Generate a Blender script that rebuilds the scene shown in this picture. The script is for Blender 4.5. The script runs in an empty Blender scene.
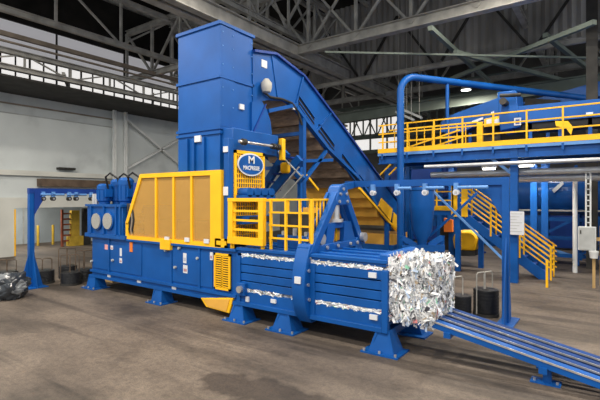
import bpy, bmesh, math, random
from mathutils import Vector, Matrix, noise
random.seed(7)
scene = bpy.context.scene
COL = scene.collection

# ------------------------------------------------------------------ camera
F, CX, CY, H = 437.0, 300.0, 198.0, 2.5          # focal length / principal point in photo pixels, eye height
A = math.atan(313.0 / 437.0)
FW = Vector((-math.sin(A), math.cos(A), 0)); RT = Vector((math.cos(A), math.sin(A), 0))
cam = bpy.data.cameras.new('camera'); camo = bpy.data.objects.new('camera', cam); COL.objects.link(camo)
camo.location = (0, 0, H); camo.rotation_euler = (math.pi / 2, 0, A)
cam.sensor_width = 36; cam.lens = 36 * F / 600; cam.shift_y = -2.0 / 600
cam.clip_end = 300
scene.camera = camo

# ------------------------------------------------------------------ world, light, exposure
w = bpy.data.worlds.new('world'); scene.world = w; w.use_nodes = True
bg = w.node_tree.nodes['Background']
bg.inputs[0].default_value = (0.90, 0.95, 1.0, 1); bg.inputs[1].default_value = 1.0
vs = scene.view_settings
vs.view_transform = 'Standard'; vs.look = 'None'; vs.gamma = 1; vs.use_curve_mapping = False
vs.exposure = -0.12

# ------------------------------------------------------------------ photo pixel -> place
def ray(px): return FW + RT * ((px - CX) / F)
def G(px, py, z=0.0):
    d = F * (H - z) / (py - CY); p = ray(px) * d; return Vector((p.x, p.y, z))
def PY(px, py, Y):
    r = ray(px); d = Y / r.y; return Vector((r.x * d, Y, H - (py - CY) / F * d))
def PX(px, py, X):
    r = ray(px); d = X / r.x; return Vector((X, r.y * d, H - (py - CY) / F * d))

# ------------------------------------------------------------------ materials
MATS = {}
def new_mat(name):
    m = bpy.data.materials.new(name); m.use_nodes = True; MATS[name] = m
    nt = m.node_tree; return m, nt, nt.nodes['Principled BSDF']
def paint(name, col, rough=0.45, var=0.15, scale=3.0, metal=0.0, bump=0.05, bscale=40.0, dirt=None, stretch=(1, 1, 1)):
    """colour with soft uneven wear"""
    m, nt, b = new_mat(name)
    tc = nt.nodes.new('ShaderNodeTexCoord'); mp = nt.nodes.new('ShaderNodeMapping'); mp.inputs['Scale'].default_value = stretch
    nt.links.new(tc.outputs['Object'], mp.inputs[0])
    n = nt.nodes.new('ShaderNodeTexNoise'); n.inputs['Scale'].default_value = scale; n.inputs['Detail'].default_value = 6
    nt.links.new(mp.outputs[0], n.inputs['Vector'])
    r = nt.nodes.new('ShaderNodeValToRGB')
    c = Vector(col); lo = c * (1 - var); hi = c * (1 + var)
    r.color_ramp.elements[0].position = 0.35; r.color_ramp.elements[0].color = (*((Vector(dirt) if dirt else lo)), 1)
    r.color_ramp.elements[1].position = 0.65; r.color_ramp.elements[1].color = (*hi, 1)
    if dirt:
        e = r.color_ramp.elements.new(0.45); e.color = (*c, 1)
    nt.links.new(n.outputs['Fac'], r.inputs[0]); nt.links.new(r.outputs[0], b.inputs['Base Color'])
    b.inputs['Roughness'].default_value = rough; b.inputs['Specular IOR Level'].default_value = 0.3; b.inputs['Metallic'].default_value = metal
    if bump:
        n2 = nt.nodes.new('ShaderNodeTexNoise'); n2.inputs['Scale'].default_value = bscale; n2.inputs['Detail'].default_value = 4
        nt.links.new(mp.outputs[0], n2.inputs['Vector'])
        bp = nt.nodes.new('ShaderNodeBump'); bp.inputs['Strength'].default_value = bump; bp.inputs['Distance'].default_value = 0.02
        nt.links.new(n2.outputs['Fac'], bp.inputs['Height']); nt.links.new(bp.outputs[0], b.inputs['Normal'])
    return m
def emit(name, col, s, base=(0.8, 0.8, 0.8)):
    m, nt, b = new_mat(name)
    b.inputs['Base Color'].default_value = (*base, 1); b.inputs['Emission Color'].default_value = (*col, 1); b.inputs['Emission Strength'].default_value = s
    return m
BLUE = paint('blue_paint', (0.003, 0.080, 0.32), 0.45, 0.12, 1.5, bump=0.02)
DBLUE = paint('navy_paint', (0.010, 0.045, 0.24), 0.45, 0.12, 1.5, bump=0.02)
LBLUE = paint('pale_blue_steel', (0.12, 0.28, 0.60), 0.4, 0.1)
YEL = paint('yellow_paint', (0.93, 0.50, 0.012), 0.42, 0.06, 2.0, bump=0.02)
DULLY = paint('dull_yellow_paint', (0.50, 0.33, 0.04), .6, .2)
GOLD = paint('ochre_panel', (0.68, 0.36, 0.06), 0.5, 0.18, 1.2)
OCHREP = paint('lightened_ochre_plate', (.95, .50, .08), .5, .1)  # ochre lightened to make up for missing light under the conveyor
BROWND = paint('dark_brown_plate', (0.24, 0.17, 0.12), 0.7, 0.3, 4.0, stretch=(1, 1, 4))
BROWN = paint('rusty_brown_plate', (0.40, 0.29, 0.20), 0.7, 0.3, 4.0, stretch=(1, 1, 4))
WHITE = paint('white_paint', (0.72, 0.73, 0.72), 0.5, 0.05)
LABEL = paint('label_white', (0.66, 0.67, 0.70), 0.5, 0.03, bump=0)
GREYL = paint('light_grey_steel', (0.42, 0.43, 0.42), 0.45, 0.12)
STEEL = paint('worn_bright_steel', (0.62, 0.60, 0.58), 0.3, 0.15, 8, metal=0.7)
SILVER = paint('silver_pipe', (0.62, 0.64, 0.66), 0.3, 0.1, metal=0.5)
ROOFS = paint('roof_steel_grey', (0.40, 0.385, 0.35), 0.7, 0.22, 2.0)
ROOFG = paint('girder_greenish_grey', (0.17, 0.20, 0.17), 0.65, 0.15, 1.0)
ROOFT = paint('tan_steel', (0.27, 0.22, 0.17), 0.7, 0.2, 2.0)
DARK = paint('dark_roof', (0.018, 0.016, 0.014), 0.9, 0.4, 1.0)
DARKS = paint('dark_steel', (0.035, 0.033, 0.03), 0.7, 0.3, 2.0)
BLACK = paint('black_rubber', (0.015, 0.015, 0.017), 0.5, 0.2, 6)
WIRE = paint('black_wire', (0.02, 0.021, 0.024), 0.38, 0.3, 30, metal=0.3, bump=0.3, bscale=120, stretch=(1, 1, 8))
ORANGE = paint('orange_paint', (0.75, 0.20, 0.03), 0.5, 0.1)
RUST = paint('red_rust', (0.22, 0.06, 0.03), 0.7, 0.3)
WOOD = paint('timber', (0.50, 0.33, 0.14), 0.7, 0.2, 6, stretch=(1, 1, 0.2))
WALLP = paint('painted_block_wall', (0.60, 0.635, 0.63), 0.85, 0.08, 0.6, bump=0.25, bscale=14, dirt=(0.50, 0.53, 0.53))
WALLC = paint('cream_wall', (0.62, 0.62, 0.57), 0.85, 0.08, 0.8)
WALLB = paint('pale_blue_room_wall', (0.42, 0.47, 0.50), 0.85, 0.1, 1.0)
BRNB = paint('brown_timber_beam', (0.12, 0.085, 0.06), 0.8, 0.3, 3)
CORR = paint('corrugated_grey', (0.27, 0.26, 0.245), 0.8, 0.3, 1.0, stretch=(1, 1, 0.15))
PANE = emit('daylit_pane', (0.93, 0.91, 0.95), 0.30, (.5, .49, .5))
PANEB = emit('bright_daylit_pane', (1.0, 0.97, 0.94), 0.85)
TUBEL = emit('lit_tube', (1, 0.97, 0.88), 6.0)
CLEAR = paint('gauge_face', (0.36, 0.355, 0.33), 0.5, 0.15, 60, bump=0.3, bscale=200)

def mesh_mat():
    """punched yellow sheet: round holes one can see through"""
    m, nt, b = new_mat('perforated_yellow_sheet')
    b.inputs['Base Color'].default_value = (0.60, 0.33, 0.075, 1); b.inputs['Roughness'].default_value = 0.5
    tc = nt.nodes.new('ShaderNodeTexCoord'); v = nt.nodes.new('ShaderNodeTexVoronoi'); v.inputs['Scale'].default_value = 42; v.inputs['Randomness'].default_value = 0.0
    nt.links.new(tc.outputs['Object'], v.inputs['Vector'])
    lt = nt.nodes.new('ShaderNodeMath'); lt.operation = 'LESS_THAN'; lt.inputs[1].default_value = 0.36
    nt.links.new(v.outputs['Distance'], lt.inputs[0])
    tr = nt.nodes.new('ShaderNodeBsdfTransparent'); mx = nt.nodes.new('ShaderNodeMixShader')
    nt.links.new(lt.outputs[0], mx.inputs[0]); nt.links.new(b.outputs[0], mx.inputs[1]); nt.links.new(tr.outputs[0], mx.inputs[2])
    nt.links.new(mx.outputs[0], nt.nodes['Material Output'].inputs['Surface']); return m
PERF = mesh_mat()

def floor_mat():
    m, nt, b = new_mat('stained_concrete')
    L = nt.links; N = nt.nodes
    tc = N.new('ShaderNodeTexCoord')
    def nz(scale, detail, stretch, rot=0, rough=0.6):
        mp = N.new('ShaderNodeMapping'); mp.inputs['Scale'].default_value = stretch; mp.inputs['Rotation'].default_value = (0, 0, rot)
        L.new(tc.outputs['Object'], mp.inputs[0]); n = N.new('ShaderNodeTexNoise'); n.inputs['Scale'].default_value = scale
        n.inputs['Detail'].default_value = detail; n.inputs['Roughness'].default_value = rough; L.new(mp.outputs[0], n.inputs['Vector']); return n
    def ramp(src, stops):
        r = N.new('ShaderNodeValToRGB'); L.new(src, r.inputs[0]); e = r.color_ramp.elements
        e[0].position, e[0].color = stops[0][0], (*stops[0][1], 1); e[1].position, e[1].color = stops[-1][0], (*stops[-1][1], 1)
        for p, c in stops[1:-1]:
            x = e.new(p); x.color = (*c, 1)
        return r
    def mul(a, c, f):
        x = N.new('ShaderNodeMixRGB'); x.blend_type = 'MULTIPLY'; x.inputs[0].default_value = f; L.new(a, x.inputs[1]); L.new(c, x.inputs[2]); return x
    base = ramp(nz(0.35, 8, (1, 1, 1)).outputs['Fac'], [(0.3, (0.088, 0.070, 0.056)), (0.5, (0.126, 0.100, 0.079)), (0.7, (0.17, 0.136, 0.106))])
    fine = ramp(nz(11, 10, (1, 1, 1), 0, 0.82).outputs['Fac'], [(0.3, (0.5, 0.5, 0.52)), (0.52, (1, 1, 1)), (0.72, (1.3, 1.26, 1.2))])
    streak = ramp(nz(0.9, 8, (0.45, 1.3, 1), 0.25).outputs['Fac'], [(0.38, (0.40, 0.39, 0.39)), (0.48, (0.85, 0.84, 0.84)), (0.58, (1.1, 1.1, 1.1))])
    tyre = ramp(nz(1.5, 5, (0.10, 1.5, 1), -0.10).outputs['Fac'], [(0.38, (0.40, 0.39, 0.40)), (0.46, (1, 1, 1)), (1, (1, 1, 1))])
    blot = ramp(nz(0.8, 7, (1, 1, 1), 0.8).outputs['Fac'], [(0.28, (0.42, 0.40, 0.40)), (0.42, (0.9, 0.9, 0.9)), (0.6, (1, 1, 1))])
    grain = ramp(nz(45, 4, (.7, 1.3, 1), .3, .8).outputs['Fac'], [(0.35, (0.62, 0.62, 0.62)), (0.5, (1, 1, 1)), (0.68, (1.35, 1.33, 1.3))])
    x = mul(base.outputs[0], fine.outputs[0], 0.9); x = mul(x.outputs[0], grain.outputs[0], 0.8); x = mul(x.outputs[0], streak.outputs[0], 0.75); x = mul(x.outputs[0], tyre.outputs[0], 0.6); x = mul(x.outputs[0], blot.outputs[0], 0.7)
    # an oily spill with its own outline in front of the machine
    sp = N.new('ShaderNodeMapping'); c0 = G(262, 392); sp.inputs['Location'].default_value = (-c0.x, -c0.y, 0)
    ge = N.new('ShaderNodeNewGeometry'); L.new(ge.outputs['Position'], sp.inputs[0])
    ws = N.new('ShaderNodeTexNoise'); ws.inputs['Scale'].default_value = 2.2; ws.inputs['Detail'].default_value = 6; L.new(sp.outputs[0], ws.inputs['Vector'])
    sx = N.new('ShaderNodeVectorMath'); sx.operation = 'MULTIPLY'; sx.inputs[1].default_value = (0.62, 1.9, 0); L.new(sp.outputs[0], sx.inputs[0])
    ln = N.new('ShaderNodeVectorMath'); ln.operation = 'LENGTH'; L.new(sx.outputs[0], ln.inputs[0])
    ad = N.new('ShaderNodeMath'); ad.operation = 'MULTIPLY_ADD'; ad.inputs[1].default_value = 1.6; L.new(ws.outputs['Fac'], ad.inputs[0]); L.new(ln.outputs['Value'], ad.inputs[2])
    spr = ramp(ad.outputs[0], [(0.0, (0.42, 0.40, 0.40)), (0.99, (0.42, 0.40, 0.40)), (1.0, (1, 1, 1))])
    mr = N.new('ShaderNodeMath'); mr.operation = 'MULTIPLY'; mr.inputs[1].default_value = 0.62; L.new(ad.outputs[0], mr.inputs[0]); L.new(mr.outputs[0], spr.inputs[0])
    spr.color_ramp.elements[1].position = 0.86
    x = mul(x.outputs[0], spr.outputs[0], 1.0)
    L.new(x.outputs[0], b.inputs['Base Color']); b.inputs['Roughness'].default_value = 0.72
    bp = N.new('ShaderNodeBump'); bp.inputs['Strength'].default_value = 0.25; bp.inputs['Distance'].default_value = 0.01
    L.new(nz(9, 8, (1, 1, 1)).outputs['Fac'], bp.inputs['Height']); L.new(bp.outputs[0], b.inputs['Normal'])
    return m
FLOOR = floor_mat()

# ------------------------------------------------------------------ mesh builder
ORG = {}
class MB:
    def __init__(s): s.v = []; s.f = []; s.mi = []
    def add(s, vs, fs, mi=0):
        o = len(s.v); s.v += [tuple(x) for x in vs]; s.f += [tuple(i + o for i in f) for f in fs]; s.mi += [mi] * len(fs); return s
    def box(s, x0, x1, y0, y1, z0, z1):
        return s.add([(x0, y0, z0), (x1, y0, z0), (x1, y1, z0), (x0, y1, z0), (x0, y0, z1), (x1, y0, z1), (x1, y1, z1), (x0, y1, z1)],
                     [(0, 3, 2, 1), (4, 5, 6, 7), (0, 1, 5, 4), (1, 2, 6, 5), (2, 3, 7, 6), (3, 0, 4, 7)])
    def beam(s, p, q, w, h, up=(0, 0, 1)):
        p = Vector(p); q = Vector(q); d = (q - p).normalized(); u = Vector(up)
        if abs(d.dot(u)) > 0.98: u = Vector((0, 1, 0))
        a = d.cross(u).normalized(); b = a.cross(d).normalized(); a *= w / 2; b *= h / 2
        return s.add([p - a - b, p + a - b, p + a + b, p - a + b, q - a - b, q + a - b, q + a + b, q - a + b],
                     [(0, 1, 2, 3), (7, 6, 5, 4), (0, 4, 5, 1), (1, 5, 6, 2), (2, 6, 7, 3), (3, 7, 4, 0)])
    def ibeam(s, p, q, w, h, t=0.03):
        p = Vector(p); q = Vector(q); d = (q - p).normalized(); u = Vector((0, 0, 1))
        if abs(d.z) > 0.9: u = Vector((0, 1, 0))
        a = d.cross(u).normalized(); b = a.cross(d).normalized()
        s.beam(p + b * (h / 2 - t / 2), q + b * (h / 2 - t / 2), w, t, u); s.beam(p - b * (h / 2 - t / 2), q - b * (h / 2 - t / 2), w, t, u)
        return s.beam(p, q, t, h - 2 * t, u)
    def cyl(s, p, q, r, n=12, r2=None):
        p = Vector(p); q = Vector(q); r2 = r if r2 is None else r2; d = (q - p).normalized()
        u = Vector((0, 0, 1)) if abs(d.z) < 0.9 else Vector((1, 0, 0)); a = d.cross(u).normalized(); b = d.cross(a)
        vs = [p + (a * math.cos(t) + b * math.sin(t)) * r for t in [i * 2 * math.pi / n for i in range(n)]] + [q + (a * math.cos(t) + b * math.sin(t)) * r2 for t in [i * 2 * math.pi / n for i in range(n)]]
        return s.add(vs, [(i, (i + 1) % n, n + (i + 1) % n, n + i) for i in range(n)] + [tuple(range(n))[::-1], tuple(range(n, 2 * n))])
    def tube(s, path, r, n=8):
        P = [Vector(p) for p in path]; vs = []; fs = []; a = None
        for i, p in enumerate(P):
            d = (P[min(i + 1, len(P) - 1)] - P[max(i - 1, 0)]).normalized()
            if a is None:
                u = Vector((0, 0, 1)) if abs(d.z) < 0.9 else Vector((1, 0, 0)); a = d.cross(u).normalized()
            else:
                a = (a - d * a.dot(d)).normalized()
            b = d.cross(a)
            vs += [p + (a * math.cos(2 * math.pi * k / n) + b * math.sin(2 * math.pi * k / n)) * r for k in range(n)]
        for i in range(len(P) - 1):
            fs += [(i * n + k, i * n + (k + 1) % n, (i + 1) * n + (k + 1) % n, (i + 1) * n + k) for k in range(n)]
        fs += [tuple(range(n))[::-1], tuple(range((len(P) - 1) * n, len(P) * n))]
        return s.add(vs, fs)
    def prism(s, poly, off):
        n = len(poly); off = Vector(off); P = [Vector(p) for p in poly]
        return s.add(P + [p + off for p in P], [tuple(range(n)), tuple(range(n, 2 * n))[::-1]] + [(i, i + n, (i + 1) % n + n, (i + 1) % n) for i in range(n)])
    def lathe(s, c, prof, n=20, cap=True):
        vs = []; fs = []; m = len(prof)
        for i in range(n):
            t = 2 * math.pi * i / n; vs += [(c[0] + r * math.cos(t), c[1] + r * math.sin(t), c[2] + z) for r, z in prof]
        for i in range(n):
            j = (i + 1) % n; fs += [(i * m + k, j * m + k, j * m + k + 1, i * m + k + 1) for k in range(m - 1)]
        if cap: fs += [tuple(i * m for i in range(n))[::-1], tuple(i * m + m - 1 for i in range(n))]
        return s.add(vs, fs)
    def build(s, name, mat, parent=None, label=None, bevel=0):
        me = bpy.data.meshes.new(name); o = bpy.data.objects.new(name, me); COL.objects.link(o)
        if parent is not None: org = ORG[parent.name]
        else:
            xs = [v[0] for v in s.v]; ys = [v[1] for v in s.v]; zs = [v[2] for v in s.v]
            org = Vector(((min(xs) + max(xs)) / 2, (min(ys) + max(ys)) / 2, min(zs)))
        me.from_pydata([(v[0] - org.x, v[1] - org.y, v[2] - org.z) for v in s.v], [], s.f)
        for m in (mat if isinstance(mat, list) else [mat]): me.materials.append(m)
        if isinstance(mat, list): me.polygons.foreach_set('material_index', s.mi)
        bm = bmesh.new(); bm.from_mesh(me); bmesh.ops.recalc_face_normals(bm, faces=bm.faces); bm.to_mesh(me); bm.free()
        me.shade_smooth(); me.set_sharp_from_angle(angle=math.radians(35))
        if parent is not None: o.parent = parent
        else: o.location = org
        ORG[o.name] = org
        if label: o['label'] = label
        if bevel:
            bv = o.modifiers.new('bevel', 'BEVEL'); bv.width = bevel; bv.segments = 2; bv.limit_method = 'ANGLE'
        return o
def thing(name, label, cat, loc, group=None, kind=None):
    o = bpy.data.objects.new(name, None); COL.objects.link(o); o.location = loc; o.empty_display_size = 0.1
    ORG[o.name] = Vector(loc); return tag(o, label, cat, group, kind)
def tag(o, label, cat=None, group=None, kind=None):
    o['label'] = label
    if cat: o['category'] = cat
    if group: o['group'] = group
    if kind: o['kind'] = kind
    return o
def dup(root, delta, label=None):
    r = root.copy(); COL.objects.link(r); r.location = root.location + Vector(delta)
    if label: r['label'] = label
    for ch in list(root.children):
        c = ch.copy(); COL.objects.link(c); c.parent = r
        for g in list(ch.children):
            d = g.copy(); COL.objects.link(d); d.parent = c
    return r
def part(name, mat, parent, *boxes, bevel=0, label=None):
    m = MB()
    for b in boxes: m.box(*b)
    return m.build(name, mat, parent, label, bevel)

# =================================================================== the building
tag(part('floor', FLOOR, None, (-28, 14, -8, 40, -0.2, 0)), 'stained brown grey concrete floor with tyre marks', kind='structure')
WX, ZO = -21.0, 2.07
OP0, OP1 = 8.1, 12.3
m = MB(); m.box(WX - .3, WX, -6, OP0, 0, 7.5); m.box(WX - .3, WX, OP1, 34, 0, 7.5); m.box(WX - .3, WX, OP0, OP1, ZO, 7.5)
wl = tag(m.build('wall_left', WALLP), 'pale grey painted block wall with low wide opening', kind='structure')
part('ledge', WALLC, wl, (WX, WX + .18, -6, 13.0, 3.48, 3.70))
part('rail_strip', ROOFT, wl, (WX, WX + .05, -6, 13.0, 6.52, 6.58))
part('rail_strip', GREYL, wl, (WX, WX + .04, -6, 13.0, 6.12, 6.16))
part('header', WALLC, wl, (WX, WX + .12, 6.0, 12.6, ZO, 2.52))
part('jamb', WALLC, wl, (WX - .3, WX + .12, 6.9, OP0, 0, ZO))
part('jamb_edge', YEL, wl, (WX - .3, WX + .14, OP0, OP0 + .06, 0, ZO - .05))
for y in (6.3, 9.9): part('bracket', DARKS, wl, (WX, WX + .3, y, y + .75, 3.82, 3.92))
tag(MB().box(WX + .02, WX + .5, 9.05, 12.3, 3.02, 3.36).build('trim_1', BRNB), 'brown timber beam fixed along the block wall below the ledge', kind='structure')
# room seen through the opening
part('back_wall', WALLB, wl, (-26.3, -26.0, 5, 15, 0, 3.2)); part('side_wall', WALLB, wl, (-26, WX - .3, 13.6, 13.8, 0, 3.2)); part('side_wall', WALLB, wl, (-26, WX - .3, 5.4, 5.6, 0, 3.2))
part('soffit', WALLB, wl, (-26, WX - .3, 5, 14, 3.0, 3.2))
for y in (9.2, 10.5): part('panel_joint', GREYL, wl, (-26.0, -25.96, y, y + .06, 0, 3.0))
# double white column with bracing beyond it
for y in (PX(114.5, 150, WX + .45).y, PX(125.5, 150, WX + .45).y): tag(MB().ibeam((WX + .45, y, 0), (WX + .45, y, 7.4), .14, .14, .02).build('column', WHITE), 'white steel column standing against the block wall', kind='structure')
tag(MB().box(WX, WX + .3, PX(116, 150, WX + .3).y, PX(124, 150, WX + .3).y, 0, 7.3).build('pilaster', WALLP), 'grey block pier between the two white columns', kind='structure')
for i, (a, b) in enumerate((((125, 118), (178, 163)), ((125, 170), (178, 140)))):
    p = PX(a[0], a[1], WX + .25); q = PX(b[0], b[1], WX + .25); q = q + (q - p) * .6
    tag(MB().beam(p, q, .1, .1).build('wall_brace', WHITE), ('grey steel brace falling along the wall beside the columns', 'grey steel brace rising along the wall beside the columns')[i], kind='structure')
tag(MB().box(WX, WX + .25, 13.7, 34, 7.2, 7.45).build('trim_2', WALLC), 'cream ledge above the braced wall', kind='structure')
# clerestory
cl = tag(MB().box(WX - .02, WX + .35, -6, 34, 7.26, 7.62).build('window_1', DARKS), 'clerestory window band above the pale block wall', kind='structure')
for i in range(34):
    y = -5 + i * 1.15
    for z0, z1 in ((7.62, 8.75), (8.8, 10.1)): part('pane', PANEB if z0 < 8 else PANE, cl, (WX - .06, WX - .03, y, y + 1.15, z0, z1))
    part('mullion', DARKS, cl, (WX - .1, WX + .03, y + 1.08, y + 1.15, 7.62, 8.78 if i % 3 else 10.1)); part('mullion', DARKS, cl, (WX - .1, WX + .03, y + .52, y + .57, 7.62, 8.78))
part('transom', DARKS, cl, (WX - .1, WX + .03, -5, 34, 8.75, 8.8))
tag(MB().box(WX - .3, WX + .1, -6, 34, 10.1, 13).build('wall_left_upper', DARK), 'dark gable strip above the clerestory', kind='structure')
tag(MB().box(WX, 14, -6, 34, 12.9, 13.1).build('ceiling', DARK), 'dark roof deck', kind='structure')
# back wall and its windows
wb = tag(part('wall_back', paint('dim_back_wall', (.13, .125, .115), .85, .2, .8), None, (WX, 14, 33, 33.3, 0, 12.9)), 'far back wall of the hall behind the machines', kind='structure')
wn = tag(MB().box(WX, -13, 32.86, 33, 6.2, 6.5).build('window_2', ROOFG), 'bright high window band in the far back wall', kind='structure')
for i in range(5):
    x = WX + .2 + i * 1.5
    for z0, z1 in ((6.5, 7.7), (7.8, 9.2)): part('pane', PANEB, wn, (x, x + 1.35, 32.93, 32.96, z0, z1))
    part('mullion', ROOFS, wn, (x + 1.35, x + 1.5, 32.85, 33, 6.5, 9.2))
part('transom', ROOFS, wn, (WX, -13, 32.85, 33, 7.7, 7.8))

# roof steel -----------------------------------------------------------------
def truss(name, p, q, zl, zh, n, mat, label, chord=(.22, .3), web=.1, i0=0, cross=False):
    """bottom and top chord with posts and diagonals between"""
    p = Vector(p); q = Vector(q); t = thing(name, label, None, (p.x, p.y, zl), kind='structure')
    a = lambda k, z: Vector((p.x + (q.x - p.x) * k / n, p.y + (q.y - p.y) * k / n, z))
    MB().ibeam(a(0, zl), a(n, zl), *chord).build('bottom_chord', mat, t); MB().ibeam(a(0, zh), a(n, zh), *chord).build('top_chord', mat, t)
    for k in range(n + 1): MB().beam(a(k, zl), a(k, zh), web, web).build('post', mat, t)
    for k in range(n):
        u, v = (zl, zh) if (k + i0) % 2 else (zh, zl)
        MB().beam(a(k, u), a(k + 1, v), web * .8, web * .8).build('diagonal', mat, t)
        if cross: MB().beam(a(k, v), a(k + 1, u), web * .8, web * .8).build('diagonal', mat, t)
    return t
# crane girder running over the hopper (two flanges close together)
g1 = thing('crane_girder', 'heavy grey crane girder passing behind the blue hopper', None, (-11.9, 15, 8.8), kind='structure')
for dx in (0, .55): MB().ibeam((-12.1 + dx, -2, 9.1), (-12.1 + dx, 33, 9.1), .34, .55, .05).build('girder_beam', ROOFS, g1)
for k in range(14): MB().beam((-12.1, -1 + k * 2.4, 9.3), (-11.55, -1 + k * 2.4, 9.3), .1, .06).build('tie_plate', ROOFS, g1)
truss('roof_truss', (-20.5, 16), (8, 16), 9.15, 12.0, 12, ROOFS, 'grey roof truss crossing the hall above the conveyor', (.34, .42), .12, cross=True)
truss('roof_truss', (-20.5, 25), (8, 25), 8.9, 11.8, 14, ROOFS, 'grey roof truss over the far bay in front of the windows', (.26, .3), .12, 1)
truss('roof_truss', (-20.5, 29), (8, 29), 6.95, 9.2, 26, ROOFG, 'last low lattice truss before the far windows', (.2, .25), .09, cross=True)
truss('roof_truss', (-12, 3), (-12, 33), 10.0, 12.2, 14, ROOFS, 'grey lattice truss standing on the heavy crane girder', (.2, .25), .10, cross=True)
truss('roof_truss', (-3, 12), (-3, 33), 9.8, 12.2, 9, ROOFS, 'grey lattice truss above the walkway platform', (.2, .25), .12, 1)
truss('roof_truss', (-17.0, 0), (-17.0, 32), 9.0, 10.9, 12, ROOFS, 'grey lattice truss beside the clerestory', (.18, .22), .09, 1)
truss('roof_truss', (-20.5, 13.2), (-12, 13.2), 8.6, 11.0, 4, ROOFS, 'short grey truss between the clerestory and the crane girder', (.22, .26), .12)
truss('runway_girder', (-18.4, -3), (-18.4, 32), 7.4, 8.0, 20, ROOFS, 'open-web grey runway girder in front of the clerestory', (.24, .2), .07)
tag(MB().beam((-18.1, -3, 8.52), (-18.1, 32, 8.52), .16, .16).build('pipe_run', ROOFT), 'tan pipe run above the grey runway girder', kind='structure')
tag(MB().beam((-18.0, -3, 8.22), (-18.0, 32, 8.22), .1, .06).build('pipe_run', ROOFT), 'thin tan conduit below the tan pipe run', kind='structure')
tag(MB().box(-20.9, -18.0, -5, 32, 6.95, 7.02).build('service_walk', DARKS), 'dark service walk hung below the runway girder', kind='structure')
for i, y in enumerate((4.5, 8.9, 13.2)): tag(MB().beam((-20.6, y + 1.6, 7.05), (-18.3, y, 7.6), .12, .12).build('knee_brace', ROOFS), 'grey knee brace under the runway girder', None, 'knee braces', 'structure')
# leaning purlins under the roof
for i in range(12): tag(MB().ibeam((-20.8 + i * 2.6, -2, 12.55), (-20.8 + i * 2.6, 33, 12.55), .14, .2, .02).build('purlin', ROOFS), 'thin grey purlin under the dark roof deck', None, 'purlins', 'structure')
# corrugated hung wall
m = MB(); n = 150; x0, x1 = -14.5, 9.0
for zz in (0,):
    vs = []; fs = []
    for i in range(n + 1):
        x = x0 + (x1 - x0) * i / n; y = 20.6 + (.05 if i % 2 else -.05); vs += [(x, y, 8.75), (x, y, 12.8)]
    fs = [(2 * i, 2 * i + 2, 2 * i + 3, 2 * i + 1) for i in range(n)]; m.add(vs, fs)
hw = tag(m.build('wall_hung', CORR), 'corrugated grey sheet wall hanging below the roof', kind='structure')
MB().ibeam((x0, 20.45, 8.72), (x1, 20.45, 8.72), .18, .22).build('edge_beam', ROOFS, hw)
for k in range(6): MB().beam((x0 + k * 4, 20.4, 8.9), (x0 + k * 4 + 1.8, 20.4, 11.5), .1, .1).build('stiffener', DARKS, hw); MB().beam((x0 + k * 4 + 3.6, 20.4, 8.9), (x0 + k * 4 + 1.8, 20.4, 11.5), .1, .1).build('stiffener', DARKS, hw)
# flat bracing under the far bay
br = [((325, 52), (600, 58)), ((455, 52), (600, 90)), ((448, 80), (595, 22)), ((430, 28), (492, 84)), ((545, 35), (600, 78)), ((460, 80), (585, 60))]
for i, (a, b) in enumerate(br):
    def atz(c, z): d = F * (z - H) / (CY - c[1]); return Vector((*(ray(c[0]) * d).xy, z))
    z = 8.0 + .12 * i; p, q = atz(a, z), atz(b, z)
    if max(p.y, q.y) > 32: continue
    tag(MB().beam(p, q, *((.07, .07) if i in (0, 5) else (.16, .16))).build('roof_brace', ROOFG), 'slim grey brace lying flat under the roof trusses', None, 'flat roof braces', 'structure')
tag(MB().ibeam(PY(325, 121, 24.0), PY(615, 78, 24.0), .4, .62, .06).build('green_girder', ROOFG), 'deep green-grey girder sloping behind the walkway platform', kind='structure')
kc = PY(592, 60, 18.6).x; tag(MB().ibeam((kc, 18.6, 0), (kc, 18.6, 12.6), .34, .34).build('column', DARKS), 'dark steel column carrying the crossing roof truss', kind='structure')

# lamps of the hall, some added out of view for more light
def high_bay(x, y, z, label, power, cord=12.9):
    t = thing('high_bay_lamp', label, 'lamp', (x, y, z), 'high bay lamps')
    MB().cyl((x, y, z + .45), (x, y, cord), .015, 6).build('cord', DARKS, t)
    MB().lathe((x, y, z), [(.26, 0), (.27, .02), (.22, .16), (.10, .28), (.07, .45)], 20).build('shade', GREYL, t)
    MB().cyl((x, y, z - .012), (x, y, z + .0), .23, 20).build('diffuser', TUBEL, t)
    l = bpy.data.lights.new('bulb', 'AREA'); l.shape = 'DISK'; l.size = .5; l.energy = power; l.color = (1, .93, .82)
    o = bpy.data.objects.new('bulb', l); COL.objects.link(o); o.parent = t; o.location = (0, 0, -.03)
for x in (-15, -9, -3, 3):
    for y in (-3, 2.5): high_bay(x, y, 9.3, 'round grey high bay lamp hung on a cord over the baler floor', 460)
for x, y in ((-9, 8.6), (-3, 8.8), (3, 8.8), (-2.6, 13.6), (3, 14)): high_bay(x, y, 9.5, 'unseen high bay lamp added above the machines to brighten the platform', 420)  # added out of view because the platform was too dim
pl = PY(466, 90, 22.5); high_bay(pl.x, pl.y, pl.z, 'round high bay lamp hung beyond the walkway platform', 420)

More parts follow.
